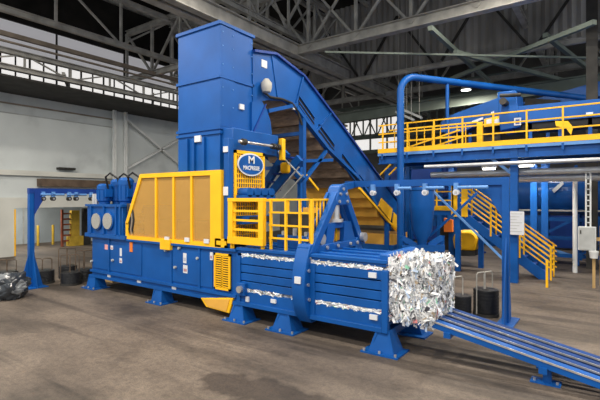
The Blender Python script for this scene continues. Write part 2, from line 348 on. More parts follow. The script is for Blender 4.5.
# =================================================================== the baler
Y0, Y1 = 6.5, 7.85
XL, XM, XE = -11.75, -6.23, -2.93          # left end of the body, body/chamber joint, mouth of the chamber
ZB, ZT = .32, 1.46
bal = thing('baler', 'long blue horizontal baling press with slatted chamber on short feet', 'baler', (-7.2, 7.15, 0))
body = part('body', BLUE, bal, (XL, XM, Y0, Y1, ZB, ZT), bevel=.015)
part('skirt', BLUE, bal, (XL - .03, XM, Y0 - .05, Y1 + .05, .47, .53)); part('skirt', BLUE, bal, (XL, XM, Y0 - .03, Y0, ZB, .40))
part('top_flange', BLUE, bal, (XL - .04, XM, Y0 - .06, Y1 + .06, ZT - .05, ZT))
def fx(px, Y=Y0): return PY(px, 250, Y).x
def fz(px, py, Y=Y0): return PY(px, py, Y).z
for a, b in ((93.5, 109), (111, 142), (173, 199), (201, 213)):
    part('access_panel', BLUE, bal, (fx(a), fx(b), Y0 - .018, Y0, .58, ZT - .1), bevel=.006)
for px in (109.8, 172, 200):
    part('seam_strip', BLUE, bal, (fx(px) - .03, fx(px) + .03, Y0 - .035, Y0, .53, ZT - .05))
# decals and small fittings on the front of the body
dec = [(107, 247, 5, 5), (112.5, 247.5, 4, 4), (121.5, 252, 3.2, 8), (121.5, 260.5, 4, 5), (109.5, 276, 5, 4.5), (139.5, 281, 5.5, 5), (185.5, 258, 4.5, 10), (186, 269, 6, 8), (174.5, 287.5, 5.5, 5), (212, 256, 3.5, 8)]
for i, (px, py, wpx, hpx) in enumerate(dec):
    k = PY(px, py, Y0); d = (k - Vector((0, 0, H))).dot(FW) / F
    part('warning_label', LABEL if i != 0 else paint('red_label', (.75, .35, .33), .5, .05), bal, (k.x - wpx * d * .55, k.x + wpx * d * .55, Y0 - .022, Y0, k.z - hpx * d / 2, k.z + hpx * d / 2))
    if i in (1, 3, 6, 7, 9): part('label_band', paint('label_print', (.45, .25, .27) if i % 2 else (.4, .42, .5), .5, .1), bal, (k.x - wpx * d * .4, k.x + wpx * d * .4, Y0 - .024, Y0 - .02, k.z - hpx * d * .3, k.z + hpx * d * .05))
k = PY(132, 247, Y0); part('orange_tag', ORANGE, bal, (k.x - .06, k.x + .06, Y0 - .03, Y0, k.z - .12, k.z + .12))
for px, py in ((114, 260), (176.5, 267), (93, 261), (180.5, 248), (167, 250), (199, 258)):
    k = PY(px, py, Y0); MB().cyl((k.x, Y0 - .07, k.z), (k.x, Y0, k.z), .03, 10).build('latch_knob', GREYL, bal)
# yellow louvre grilles at the end of the body
def grille(px0, px1, py0, py1, n):
    a = PY(px0, py0, Y0); b = PY(px1, py1, Y0); x0, x1, z1, z0 = a.x, b.x, a.z, b.z
    g = part('vent_grille', DARKS, bal, (x0, x1, Y0 - .02, Y0, z0, z1))
    t = .045
    part('grille_frame', YEL, g, (x0, x0 + t, Y0 - .05, Y0, z0, z1), (x1 - t, x1, Y0 - .05, Y0, z0, z1), (x0, x1, Y0 - .05, Y0, z0, z0 + t), (x0, x1, Y0 - .05, Y0, z1 - t, z1))
    part('grille_bar', YEL, g, ((x0 + x1) / 2 - .02, (x0 + x1) / 2 + .02, Y0 - .045, Y0, z0, z1))
    for i in range(n):
        z = z0 + t + (z1 - z0 - 2 * t) * (i + .5) / n; part('louvre', YEL, g, (x0 + t, x1 - t, Y0 - .045, Y0 - .01, z - .011, z + .011))
grille(215.5, 231.5, 252.5, 291, 14); grille(216.5, 227.5, 238, 247.5, 4)
# yellow drip tray under the body
p = [PY(200.5, 298, Y0 - .05), PY(233, 298, Y0 - .05), PY(229, 313.5, Y0 - .05), PY(206, 307, Y0 - .05)]
m = MB().prism(p, (0, .9, 0)); m.build('drip_tray', YEL, bal, bevel=.01)
q = [x.lerp(sum(p, Vector()) / 4, .2) + Vector((0, -.012, 0)) for x in p]; MB().prism(q, (0, .012, 0)).build('tray_panel', GOLD, bal)
# chamber: every slat a bar of its own
xA, xB = -4.70, -4.42                       # the tying frame stands between the two chamber sections
ZS = [(.40, .625), (.685, .822), (.842, .985), (1.005, 1.15), (1.17, 1.325), (1.385, 1.47)]
for X0_, X1_ in ((XM, xA), (xB, XE)):
    for z0, z1 in ZS:
        for ya, yb in ((Y0, Y0 + .09), (Y1 - .09, Y1)): part('slat', BLUE, bal, (X0_, X1_, ya, yb, z0, z1), bevel=.006)
    part('chamber_floor', BLUE, bal, (X0_, X1_, Y0 + .05, Y1 - .05, .45, .54))
    part('chamber_roof', BLUE, bal, (X0_, X1_, Y0 + .03, Y1 - .03, 1.40, 1.48), bevel=.01)
    for i in range(3): part('roof_rib', BLUE, bal, (X0_ + .04, X1_ - .02, Y0 + .22 + i * .42, Y0 + .30 + i * .42, 1.48, 1.515), bevel=.006)
    part('bottom_rail', BLUE, bal, (X0_, X1_, Y0 - .04, Y0 + .1, .33, .41), bevel=.006); part('bottom_rail', BLUE, bal, (X0_, X1_, Y1 - .1, Y1 + .04, .33, .41), bevel=.006)
    part('top_rail', BLUE, bal, (X0_, X1_, Y0 - .03, Y0 + .12, 1.44, 1.5), bevel=.006)
    # upright ends that tie the slats together
    for x in (X0_, X1_ - .1):
        for yy in (Y0 - .025, Y1): part('stile', BLUE, bal, (x, x + (.1 if x < -3.2 or X1_ > -3 else .1), yy, yy + .03, .36, 1.33 if yy < 7 else 1.46), bevel=.004)
# lower gaps stuffed at the middle, latch block
k = PY(244, 293, Y0); part('latch_block', BLUE, bal, (k.x - .12, k.x + .1, Y0 - .1, Y0, .55, .8), bevel=.01)
MB().cyl((k.x, Y0 - .16, .68), (k.x, Y0 - .1, .68), .07, 12).build('latch_pin', STEEL, bal)
for px, py, ww, hh in ((373, 275, .14, .085), (374, 317, .14, .08), (248, 299, .08, .1), (274, 301, .12, .07)):
    k = PY(px, py, Y0); part('warning_label', LABEL, bal, (k.x - ww / 2, k.x + ww / 2, Y0 - .032, Y0 - .0, k.z - hh / 2, k.z + hh / 2))
# mouth collar rounded at the top
part('mouth_collar', BLUE, bal, (XE - .09, XE + .02, Y0 - .05, Y0 + .03, .33, 1.34), bevel=.012); part('mouth_collar', BLUE, bal, (XE - .09, XE + .02, Y1 - .03, Y1 + .05, .33, 1.45), bevel=.012)
MB().prism([(XE - .16, Y0 + .02, 1.44), (XE + .02, Y0 + .02, 1.44), (XE + .02, Y0 + .02, 1.56), (XE - .02, Y0 + .02, 1.6), (XE - .16, Y0 + .02, 1.6)], (0, Y1 - Y0 - .04, 0)).build('mouth_hood', BLUE, bal, bevel=.03)
# feet
def foot(px, py, wt=.17, wb=.34, rear=True):
    g = G(px, py); x = g.x; y = Y0 - .02
    f = MB().prism([(x - wb / 2, y - .06, .02), (x + wb / 2, y - .06, .02), (x + wt / 2, y + .02, ZB + .06), (x - wt / 2, y + .02, ZB + .06)], (0, .05, 0)).build('foot', BLUE, bal, bevel=.006)
    MB().prism([(x + wb / 2 - .03, y - .05, .02), (x + wb / 2 - .03, y + .32, .02), (x + wt / 2 - .02, y + .22, ZB + .06), (x + wt / 2 - .02, y, ZB + .06)], (.04, 0, 0)).build('gusset', BLUE, f)
    MB().prism([(x - wb / 2, y - .05, .02), (x - wb / 2, y + .32, .02), (x - wt / 2, y + .22, ZB + .06), (x - wt / 2, y, ZB + .06)], (.04, 0, 0)).build('gusset', BLUE, f)
    part('cross_bar', BLUE, f, (x - wt / 2, x + wt / 2, y, Y1 + .02, ZB - .07, ZB + .06), bevel=.006)
    part('base_plate', BLUE, f, (x - wb / 2 - .1, x + wb / 2 + .1, y - .14, y + .36, 0, .025)); part('base_plate', BLUE, f, (x - wb / 2 - .1, x + wb / 2 + .1, Y1 - .3, Y1 + .14, 0, .025))
    MB().prism([(x - wb / 2, Y1 + .04, .02), (x + wb / 2, Y1 + .04, .02), (x + wt / 2, Y1, ZB + .06), (x - wt / 2, Y1, ZB + .06)], (0, -.2, 0)).build('rear_leg', BLUE, f, bevel=.006)
    for dx in (-wb / 2 - .05, 0, wb / 2 + .05): MB().cyl((x + dx, y - .1, .02), (x + dx, y - .1, .065), .022, 6).build('bolt', STEEL, f)
for px, py, wt, wb in ((88, 289, .3, .42), (156, 303.5, .26, .38), (238, 321, .2, .42), (284, 331, .2, .46), (382, 353.5, .2, .44)): foot(px, py, wt, wb)

# yellow cage over the ram
cg = thing('ram_cage', 'tall yellow guard cage with perforated panels standing on the baler body', 'guard', (-8.3, 6.9, ZT))
cz0, cz1 = ZT - .02, 3.09
ca, cb = PY(142, 174, Y0).x, PY(222.5, 171, Y0).x
cl0 = PY(127.5, 240, Y0).x
xs = [ca] + [fx(p) for p in (157, 174.5, 192.5, 212.5)] + [cb]
m = MB(); t = .09
MB().beam((cl0, Y0, cz0 + .05), (cb - .006, Y0, cz0 + .05), .094, .12).build('frame_rail', YEL, cg); MB().beam((ca, Y0, cz1 - .05), (cb - .006, Y0, cz1 - .055), .094, .1).build('frame_rail', YEL, cg)
MB().beam((cl0, Y0, cz0 + .4), (ca, Y0, cz1 - .03), .1, .07, (0, 1, 0)).build('frame_post', YEL, cg); MB().beam((cl0 + .02, Y0, cz0), (cl0 + .02, Y0, cz0 + .42), .1, .07).build('frame_post', YEL, cg)
MB().box(xs[-2] - .02, cb, Y0 - .05, Y0 + .05, cz0, cz1).build('corner_post', YEL, cg)
for x in xs[1:-2]: part('frame_post', YEL, cg, (x - .03, x + .03, Y0 - .04, Y0 + .04, cz0 + .1, cz1 - .1))
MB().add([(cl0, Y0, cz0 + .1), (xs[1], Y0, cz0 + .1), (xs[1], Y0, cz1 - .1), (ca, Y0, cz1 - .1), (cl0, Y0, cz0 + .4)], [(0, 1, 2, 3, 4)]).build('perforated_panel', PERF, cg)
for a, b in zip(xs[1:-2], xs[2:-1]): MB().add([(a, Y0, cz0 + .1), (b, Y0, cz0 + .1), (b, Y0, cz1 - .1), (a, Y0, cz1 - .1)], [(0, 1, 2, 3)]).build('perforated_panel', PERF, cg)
yb = 7.8
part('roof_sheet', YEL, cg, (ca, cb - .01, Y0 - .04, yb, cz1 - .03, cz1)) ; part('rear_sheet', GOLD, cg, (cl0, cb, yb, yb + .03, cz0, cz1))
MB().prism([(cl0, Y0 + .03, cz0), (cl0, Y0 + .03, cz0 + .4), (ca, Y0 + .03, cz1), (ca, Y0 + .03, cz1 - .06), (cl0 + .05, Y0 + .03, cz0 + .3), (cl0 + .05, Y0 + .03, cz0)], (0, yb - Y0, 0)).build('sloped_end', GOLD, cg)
part('end_post', YEL, cg, (cb - .05, cb - .004, Y0 - .03, Y0 + .16, cz0 + .01, cz1 - .035))
part('ram_cylinder', DARKS, cg, (cl0 + .5, cb - .3, 7.0, 7.45, cz0 + .02, cz0 + .5))
k = PY(168, 245, Y0); part('catch_box', YEL, cg, (k.x - .18, k.x + .18, Y0 - .09, Y0, k.z - .1, k.z + .13))
for px, py in ((169, 238.5), (189, 239.5), (208.5, 241)):
    k = PY(px, py, Y0); part('warning_label', LABEL, cg, (k.x - .075, k.x + .075, Y0 - .07, Y0 - .04, k.z - .045, k.z + .045))

# hydraulic power unit on the far end of the body
hu = thing('hydraulic_unit', 'blue hydraulic power unit with two round grey filters beside the yellow cage', 'hydraulics', (-11.2, 7.1, ZT))
a = PY(87, 205, Y0 - .05); b = PY(122, 205, Y0 - .05)
part('tank', BLUE, hu, (a.x, b.x, Y0 - .05, Y1 - .1, ZT, 2.30), bevel=.03)
part('tank_lid', BLUE, hu, (a.x - .03, b.x + .03, Y0 - .09, Y1 - .06, 2.27, 2.33)); part('tank_plinth', BLUE, hu, (a.x - .03, b.x + .2, Y0 - .1, Y1, ZT - .02, ZT + .08))
for px in (98, 109.5): 
    k = PY(px, 221, Y0 - .05); r = .24
    MB().cyl((k.x, Y0 - .1, k.z), (k.x, Y0 - .05, k.z), r, 28).build('filter_ring', BLUE, hu)
    MB().cyl((k.x, Y0 - .125, k.z), (k.x, Y0 - .1, k.z), r * .87, 28).build('filter_face', CLEAR, hu)
for px in (91, 103.8, 116, 120): 
    k = fx(px, Y0 - .08); part('tank_rib', BLUE, hu, (k - .025, k + .025, Y0 - .1, Y0 - .04, ZT + .06, 2.3))
for i, (px, py, rr, hh, yy) in enumerate(((104.5, 203, .19, .56, 6.75), (118, 203, .19, .70, 7.1), (126, 207, .20, .72, 6.95))):
    k = PY(px, py, yy); z = 2.33
    mo = MB().lathe((k.x, yy, z), [(rr * .8, 0), (rr * .8, .06), (rr, .1), (rr, hh * .72), (rr * 1.06, hh * .73), (rr * 1.04, hh * .9), (rr * .75, hh), (.02, hh * 1.02)], 20).build('pump_motor', BLUE, hu)
    for j in range(10):
        t = 2 * math.pi * j / 10; MB().beam((k.x + rr * math.cos(t), yy + rr * math.sin(t), z + .14), (k.x + rr * math.cos(t), yy + rr * math.sin(t), z + hh * .7), .02, .03).build('cooling_fin', BLUE, mo)
    part('terminal_box', BLUE, mo, (k.x + rr * .7, k.x + rr * 1.25, yy - .1, yy + .1, z + .2, z + .42))
    MB().tube([(k.x + rr * 1.0, yy, z + .4), (k.x + rr * 1.2, yy - .1, z + .75), (k.x + rr * 1.9, yy - .05, z + .85), (k.x + rr * 2.6, yy + .1, z + .7), (k.x + rr * 2.8, yy + .2, z + .2)], .03, 8).build('hose', BLACK, mo)
for j in range(4):
    x = b.x + .1 + j * .07; MB().tube([(x, Y0 + .05, 2.35), (x + .1, Y0, 2.15), (x + .14, Y0, 1.95), (x + .08, Y0, 1.7), (x + .12, Y0 + .05, ZT)], .028, 8).build('hose', (BLACK, BLACK, ROOFT, BLACK)[j], hu)
part('manifold', DBLUE, hu, (b.x + .03, cl0 + .3, Y0 + .25, Y1 - .2, ZT, 2.9))
for j in range(3): MB().cyl((b.x + .1, Y0 + .2, 1.65 + j * .22), (b.x + .5, Y0 + .2, 1.65 + j * .22), .05, 10).build('fitting', STEEL, hu)
for px in (94, 96.5): 
    k = PY(px, 200, 6.7); MB().cyl((k.x, 6.7, 2.3), (k.x, 6.7, 2.62), .05, 10).build('breather_cap', STEEL, hu)

# feed hopper tower
TX0, TX1, TY0, TY1, TZ = -8.27, -6.88, 6.65, 7.70, 6.29
hp = thing('feed_hopper', 'tall square blue feed hopper tower rising from the baler', 'hopper', ((TX0 + TX1) / 2, (TY0 + TY1) / 2, ZT))
part('shaft_wall', BLUE, hp, (TX0, TX1, TY0, TY1, 3.09, TZ), bevel=.008)
part('top_rim', BLUE, hp, (TX0 - .04, TX1 + .04, TY0 - .04, TY1 + .04, TZ - .04, TZ + .03))
for z in (5.13, 4.02, 3.92): part('joint_flange', BLUE, hp, (TX0 - .03, TX1 + .03, TY0 - .035, TY1 + .02, z - .03, z + .03))
for px in (188.5, 195, 205): 
    x = fx(px, TY0); part('stiffener', BLUE, hp, (x - .03, x + .03, TY0 - .06, TY0, 3.1, 3.85))
y = PX(234, 90, TX1).y; part('corner_strip', BLUE, hp, (TX1, TX1 + .015, TY0, y, 4.06, TZ - .05)); 
for zz in (4.5, 4.9, 5.4, 5.8, 6.1):
    for yy in (TY0 + .06, y - .05, TY1 - .05): MB().cyl((TX1, yy, zz), (TX1 + .03, yy, zz), .014, 6).build('rivet', LBLUE, hp)
k = PY(199, 139, TY0); part('warning_label', LABEL, hp, (k.x - .1, k.x + .1, TY0 - .05, TY0, k.z - .07, k.z + .07))
k = PX(241, 107, TX1); part('warning_label', LABEL, hp, (TX1, TX1 + .04, k.y - .07, k.y + .07, k.z - .06, k.z + .06))
# column at the joint beside the cage
part('side_column', BLUE, hp, (-6.64, -6.5, Y0 + .02, Y0 + .18, ZT, 3.75), bevel=.01)
part('side_housing', BLUE, hp, (TX1, -6.55, TY0 + .05, 8.25, 3.5, 4.0), bevel=.02)
for py, hh in ((149, .12), (191, .18)):
    k = PX(228, py, -6.5); part('warning_label', LABEL, hp, (-6.63, -6.51, Y0 - .005, Y0 + .02, k.z - hh / 2, k.z + hh / 2))
part('end_plate', BLUE, hp, (-6.64, -6.6, TY0 + .05, TY1, ZT, 3.5))
sh = MB().cyl((-6.42, 6.75, 3.70), (-6.42, 8.15, 3.70), .03, 12).build('drive_shaft', STEEL, hp)
for yy in (6.85, 7.85, 8.02): MB().cyl((-6.42, yy, 3.70), (-6.42, yy + .1, 3.70), .07, 14).build('bearing', DARKS, sh)
part('chain_guard', YEL, hp, (-6.5, -6.38, 8.2, 8.32, 3.4, 3.92), bevel=.02)

# guard mesh with the maker's oval
gm = thing('mesh_guard', 'yellow wire mesh guard carrying a blue oval name plate on the hopper', 'guard', (-6.4, 7.2, 1.5))
gy0, gy1, gz0, gz1 = 6.67, 7.65, 1.52, 3.52
gx = -6.5
for b_ in ((gx - .03, gx + .03, gy0, gy0 + .07, gz0, gz1), (gx - .03, gx + .03, gy1 - .07, gy1, gz0, gz1), (gx - .03, gx + .03, gy0, gy1, gz1 - .07, gz1), (gx - .03, gx + .03, gy0, gy1, gz0, gz0 + .06), (gx - .03, gx + .03, gy0, gy1, 2.4, 2.46)): part('mesh_frame', YEL, gm, b_)
for i in range(1, 14): part('mesh_wire', YEL, gm, (gx - .01, gx + .01, gy0 + i * .07 - .011, gy0 + i * .07 + .011, gz0, gz1))
for i in range(1, 20): part('mesh_wire', YEL, gm, (gx - .012, gx + .012, gy0, gy1, gz0 + i * .1 - .011, gz0 + i * .1 + .011))
def ellipse(cx, cy, cz, ry, rz, n=36): return [(cx, cy + ry * math.cos(2 * math.pi * i / n), cz + rz * math.sin(2 * math.pi * i / n)) for i in range(n)]
oc = (7.16, 3.23)
pb = MB().prism(ellipse(gx + .035, *oc, .42, .25), (.02, 0, 0)).build('name_plate', LABEL, gm)
MB().prism(ellipse(gx + .056, *oc, .385, .215), (.008, 0, 0)).build('plate_face', BLUE, pb)
def text(s, size, x, y, z, parent, mat, name='lettering', facing='x', sx=1.0):
    cu = bpy.data.curves.new(name, 'FONT'); cu.body = s; cu.size = size; cu.align_x = 'CENTER'; cu.align_y = 'CENTER'; cu.extrude = .003; cu.offset = size * .02
    tmp = bpy.data.objects.new('tmp', cu); COL.objects.link(tmp); bpy.context.view_layer.update()
    me = bpy.data.meshes.new_from_object(tmp.evaluated_get(bpy.context.evaluated_depsgraph_get())); bpy.data.objects.remove(tmp)
    R = Matrix(((0, 0, 1), (1, 0, 0), (0, 1, 0))) if facing == 'x' else Matrix(((1, 0, 0), (0, 0, -1), (0, 1, 0)))
    o = bpy.data.objects.new(name, me); COL.objects.link(o); me.materials.clear(); me.materials.append(mat)
    for v in me.vertices: c = v.co.copy(); c.x *= sx; v.co = R @ c + Vector((x, y, z)) - ORG[parent.name]
    o.parent = parent; return o
text('M', .23, gx + .068, 7.16, 3.325, pb, LABEL, sx=1.25); text('MACPRESSE', .125, gx + .068, 7.16, 3.15, pb, LABEL, sx=.82)
for i in range(4):
    y_ = 6.86 + i * .24; MB().cyl((gx + .03, y_, 2.62), (gx + .30, y_, 2.62), .1, 14).build('spring_cup', BLUE, gm)
part('cup_bar', BLUE, gm, (gx + .03, gx + .3, 6.72, 7.7, 2.45, 2.56)); part('cup_bar', BLUE, gm, (gx + .03, gx + .2, 6.72, 7.68, 1.95, 2.12))
for yy in (6.95, 7.4): part('latch_shade_plate', DARKS, gm, (gx + .2, gx + .21, yy, yy + .3, 1.98, 2.1))  # dark plates in place of the shade inside the openings

# yellow operator guard box and railing on top of the chamber
def railing_bar(m, p, q, r): return m.beam(p, q, r, r)
gb = thing('guard_box', 'yellow tubular guard box at the joint of cage and chamber', 'guard', (-5.95, 6.5, 1.5))
x0, x1, z0, z1 = PY(229.5, 240, Y0).x, PY(264.5, 240, Y0).x, 1.62, 2.48
for b_ in ((x0, x0 + .13, Y0 - .05, Y0 + .05, z0, z1), (x1 - .12, x1, Y0 - .05, Y0 + .05, z0, z1)): part('upright', YEL, gb, b_)
part('toe_plate', YEL, gb, (x0 - .005, x1 + .005, Y0 - .06, Y0 + .04, z0 - .05, z0 + .09)); part('cross_rail', YEL, gb, (x0 - .005, x1 + .005, Y0 - .055, Y0 + .055, z1 - .05, z1 + .02))
for z in (1.86, 2.05, 2.24): part('cross_rail', YEL, gb, (x0 + .1, x1 - .1, Y0 - .03, Y0 + .01, z - .022, z + .022))
for x in (x0 + .02, x1 - .1): part('side_post', YEL, gb, (x, x + .06, 7.3, 7.36, 1.5, z1)); part('side_rail', YEL, gb, (x, x + .06, Y0, 7.36, z1 - .05, z1))
part('side_post', YEL, gb, (x0 + .02, x0 + .08, Y0, Y0 + .06, 1.44, z0)); part('side_post', YEL, gb, (x1 - .1, x1 - .04, Y0, Y0 + .06, 1.44, z0))
gr = thing('guard_railing', 'yellow railing along the top of the first chamber section', 'railing', (-5.0, 6.9, 1.5))
ra, rb = x1 + .02, -4.55; ry = 6.62
for z in (2.47, 2.22, 1.97, 1.72): part('rail', YEL, gr, (ra, rb, ry - .016, ry + .016, z - .017, z + .017))
for px in (271, 286, 300, 312): 
    x = PY(px, 220, ry).x; part('railing_post', YEL, gr, (x - .022, x + .022, ry - .022, ry + .022, 1.47, 2.48))
for i in range(9): 
    x = rb - .04; yy = ry + .1 + i * .12; part('mesh_wire', YEL, gr, (x - .012, x + .012, yy - .012, yy + .012, 1.55, 2.45))
part('rail', YEL, gr, (rb - .06, rb - .02, ry, ry + 1.1, 2.45, 2.49))
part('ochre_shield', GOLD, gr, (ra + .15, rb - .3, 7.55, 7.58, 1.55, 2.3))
# ties, motors between the railing and the tying frame
vb = thing('valve_block', 'blue valve block with white caps behind the yellow chamber railing', 'valve', (-5.1, 7.2, 1.55))
part('block', BLUE, vb, (-5.6, -4.75, 7.0, 7.5, 1.48, 1.75), bevel=.02)
for i in range(3): MB().cyl((-5.45 + i * .28, 7.05, 1.75), (-5.45 + i * .28, 7.05, 1.83 + .06 * (i % 2)), .05, 12).build('white_cap', GREYL, vb)
part('dark_core', DARKS, vb, (-5.6, -4.75, 7.1, 7.4, 1.75, 2.2))

# wire tying frame: slab around the chamber and A-frame above it
tf = thing('tying_frame', 'blue wire tying frame with a tall A-shaped yoke straddling the chamber', 'tying frame', (-4.57, 7.3, .3))
def yz(pts): return [PX(px, py, xB) for px, py in pts]
side = [(xB, Y0 + .04, .24), (xB, Y0 - .10, .40), (xB, Y0 - .18, .62), (xB, Y0 - .21, .9), (xB, Y0 - .19, 1.15), (xB, Y0 - .13, 1.38), (xB, Y0 - .01, 1.66), (xB, Y0 + .18, 1.66), (xB, Y0 + .18, .24)]
MB().prism(side, (xA - xB, 0, 0)).build('side_slab', BLUE, tf, bevel=.015)
MB().prism([(x, Y1 + .55 - (y - Y0), z) for x, y, z in side], (xA - xB, 0, 0)).build('side_slab', BLUE, tf, bevel=.015)
part('sill', BLUE, tf, (xA + .01, xB - .01, Y0, Y1 + .5, .32, .42)); part('lintel', BLUE, tf, (xA + .01, xB - .01, Y0 - .04, 8.5, 1.48, 1.62), bevel=.01)
ap = 7.62
for s_, yf in ((-1, Y0 - .02), (1, 8.62)):
    yt = ap + s_ * .16
    MB().prism([(xB + .01, yf, 1.5), (xB + .01, yf - s_ * .20, 1.5), (xB + .01, yt - s_ * .10, 2.56), (xB + .01, yt + s_ * .06, 2.62)], (-.12, 0, 0)).build('yoke_leg', BLUE, tf, bevel=.012)
    MB().prism([(xA + .1, yf, 1.5), (xA + .1, yf - s_ * .22, 1.5), (xA + .1, yt - s_ * .12, 2.58), (xA + .1, yt + s_ * .06, 2.62)], (-.06, 0, 0)).build('yoke_leg', BLUE, tf, bevel=.012)
hd = MB().prism([(xB + .03, ap - .27, 2.36), (xB + .03, ap + .27, 2.36), (xB + .03, ap + .25, 2.5)] + [(xB + .03, ap + .2 * math.cos(t_ * math.pi / 8), 2.58 + .2 * math.sin(t_ * math.pi / 8)) for t_ in range(9)] + [(xB + .03, ap - .25, 2.5)], (-.26, 0, 0)).build('yoke_head', BLUE, tf, bevel=.02)
for dy, z in ((-.16, 2.43), (.16, 2.43), (0, 2.68), (-.12, 2.58), (.12, 2.58)): MB().cyl((xB + .03, ap + dy, z), (xB + .055, ap + dy, z), .032, 8).build('bolt', STEEL, hd)
part('middle_plate', BLUE, tf, (xA + .1, xB - .04, 7.0, 8.2, 1.9, 2.02), bevel=.01)
MB().prism([(xB - .02, 7.02, 1.6), (xB - .02, 7.32, 1.6), (xB - .02, 7.40, 2.0), (xB - .02, 7.12, 2.0)], (-.1, 0, 0)).build('inner_post', BLUE, tf)
MB().prism([(xB - .02, 7.72, 1.6), (xB - .02, 8.22, 1.6), (xB - .02, 8.02, 2.0), (xB - .02, 7.75, 2.0)], (-.1, 0, 0)).build('inner_post', BLUE, tf)
MB().cyl((xB - .12, 7.55, 2.02), (xB - .12, 7.55, 2.38), .09, 18).build('cylinder_rod', STEEL, tf); MB().cyl((xB - .15, 7.55, 2.02), (xB - .15, 7.55, 2.08), .19, 18).build('rod_flange', STEEL, tf)
for yy in (7.05, 7.45, 7.95, 8.25): MB().cyl((xB - .0, yy, 1.56), (xB + .03, yy, 1.56), .035, 8).build('bolt', STEEL, tf)
MB().cyl((xB - .3, 6.95, 1.72), (xB - .02, 6.95, 1.72), .11, 14).build('twister_gear', STEEL, tf); MB().cyl((xB - .2, 8.45, 1.66), (xB + .1, 8.45, 1.66), .10, 14).build('twister_gear', STEEL, tf)
k = PY(303, 275, Y0 - .2); part('warning_label', LABEL, tf, (xB - .2, xB - .07, Y0 - .225, Y0 - .19, .98, 1.10))
for z, dy in ((.42, .02), (.68, -.06), (.95, -.09), (1.2, -.07), (1.42, 0)): MB().cyl((xB, Y0 + dy, z), (xB + .025, Y0 + dy, z), .03, 8).build('bolt', STEEL, tf)

# =================================================================== the bale
PAPER = [paint('paper_white', (.80, .80, .80), .8, .06), paint('paper_grey', (.45, .46, .48), .8, .1), paint('paper_blue', (.45, .55, .72), .8, .1),
         paint('paper_tan', (.48, .38, .27), .8, .1), paint('paper_green', (.25, .55, .38), .8, .1), paint('paper_red', (.62, .22, .22), .8, .1), paint('paper_dark', (.07, .07, .085), .8, .1), paint('paper_bright', (.92, .92, .93), .7, .03)]
CORE = paint('crushed_paper', (.52, .52, .54), .9, .5, 18, bump=1.0, bscale=40)
def bale(name, label, bx, counts, rough=.045, seed=3):
    x0, x1, y0, y1, z0, z1 = bx; rnd = random.Random(seed)
    t = thing(name, label, 'bale', ((x0 + x1) / 2, (y0 + y1) / 2, z0), None)
    bm = bmesh.new(); bmesh.ops.create_cube(bm, size=1); bmesh.ops.subdivide_edges(bm, edges=bm.edges, cuts=22, use_grid_fill=True)
    m = MB(); c = Vector(((x0 + x1) / 2, (y0 + y1) / 2, (z0 + z1) / 2)); s = Vector((x1 - x0, y1 - y0, z1 - z0))
    for v in bm.verts:
        p = Vector((v.co.x * s.x, v.co.y * s.y, v.co.z * s.z)) + c; nrm = Vector(v.co).normalized()
        v.co = p + nrm * (noise.noise(p * 4.5) * rough * 1.3 + noise.noise(p * 14) * rough * .8) - nrm * .02
    bm.verts.index_update()
    m.add([v.co for v in bm.verts], [tuple(v.index for v in f.verts) for f in bm.faces]); bm.free()
    m.build('bale_core', CORE, t)
    m = MB()
    for axis, sign, n in counts:
        for i in range(n):
            p = Vector((rnd.uniform(x0, x1), rnd.uniform(y0, y1), rnd.uniform(z0, z1))); nv = Vector((0, 0, 0)); nv[axis] = sign
            p[axis] = (x0, y0, z0)[axis] if sign < 0 else (x1, y1, z1)[axis]
            p += nv * (noise.noise(p * 4.5) * rough * 1.3 + rnd.uniform(-.015, .03))
            d = Vector((rnd.gauss(0, .45), rnd.gauss(0, .45), rnd.gauss(0, 1.3))) - nv * 0; d -= nv * d.dot(nv) * .7; d.normalize()
            big = rnd.random() < .13
            wv = d.cross(nv + Vector((rnd.gauss(0, .5), rnd.gauss(0, .5), rnd.gauss(0, .5)))).normalized() * (rnd.uniform(.012, .03) if big else rnd.uniform(.003, .012))
            ln = rnd.uniform(.05, .14) if big else rnd.uniform(.025, .09); up = nv * rnd.uniform(-.004, .022)
            pts = [p - d * ln - nv * .01, p - d * ln * .3 + up, p + d * ln * .35 + up * rnd.uniform(.2, 1.4), p + d * ln + nv * rnd.uniform(-.02, .02)]
            vs = []
            for q in pts: vs += [q - wv, q + wv]
            mi = rnd.choices(range(8), (30, 18, 7, 4, 1.4, 1.4, 6, 26))[0]
            m.add(vs, [(0, 1, 3, 2), (2, 3, 5, 4), (4, 5, 7, 6)], mi)
    o = m.build('paper_scraps', PAPER, t); o['kind'] = 'stuff'; return t
bale('paper_bale', 'block of crushed white shredded paper pushed out of the baler mouth', (XE - .02, -2.26, Y0 + .06, 7.60, .58, 1.47), ((1, -1, 4600), (0, 1, 5600), (2, 1, 4200), (1, 1, 700)), .06)
tb = bale('paper_bale', 'crushed paper showing through the slots of the baler chamber', (XM + .25, XE - .1, Y0 + .30, 7.7, .56, 1.38), (), .02, 9)
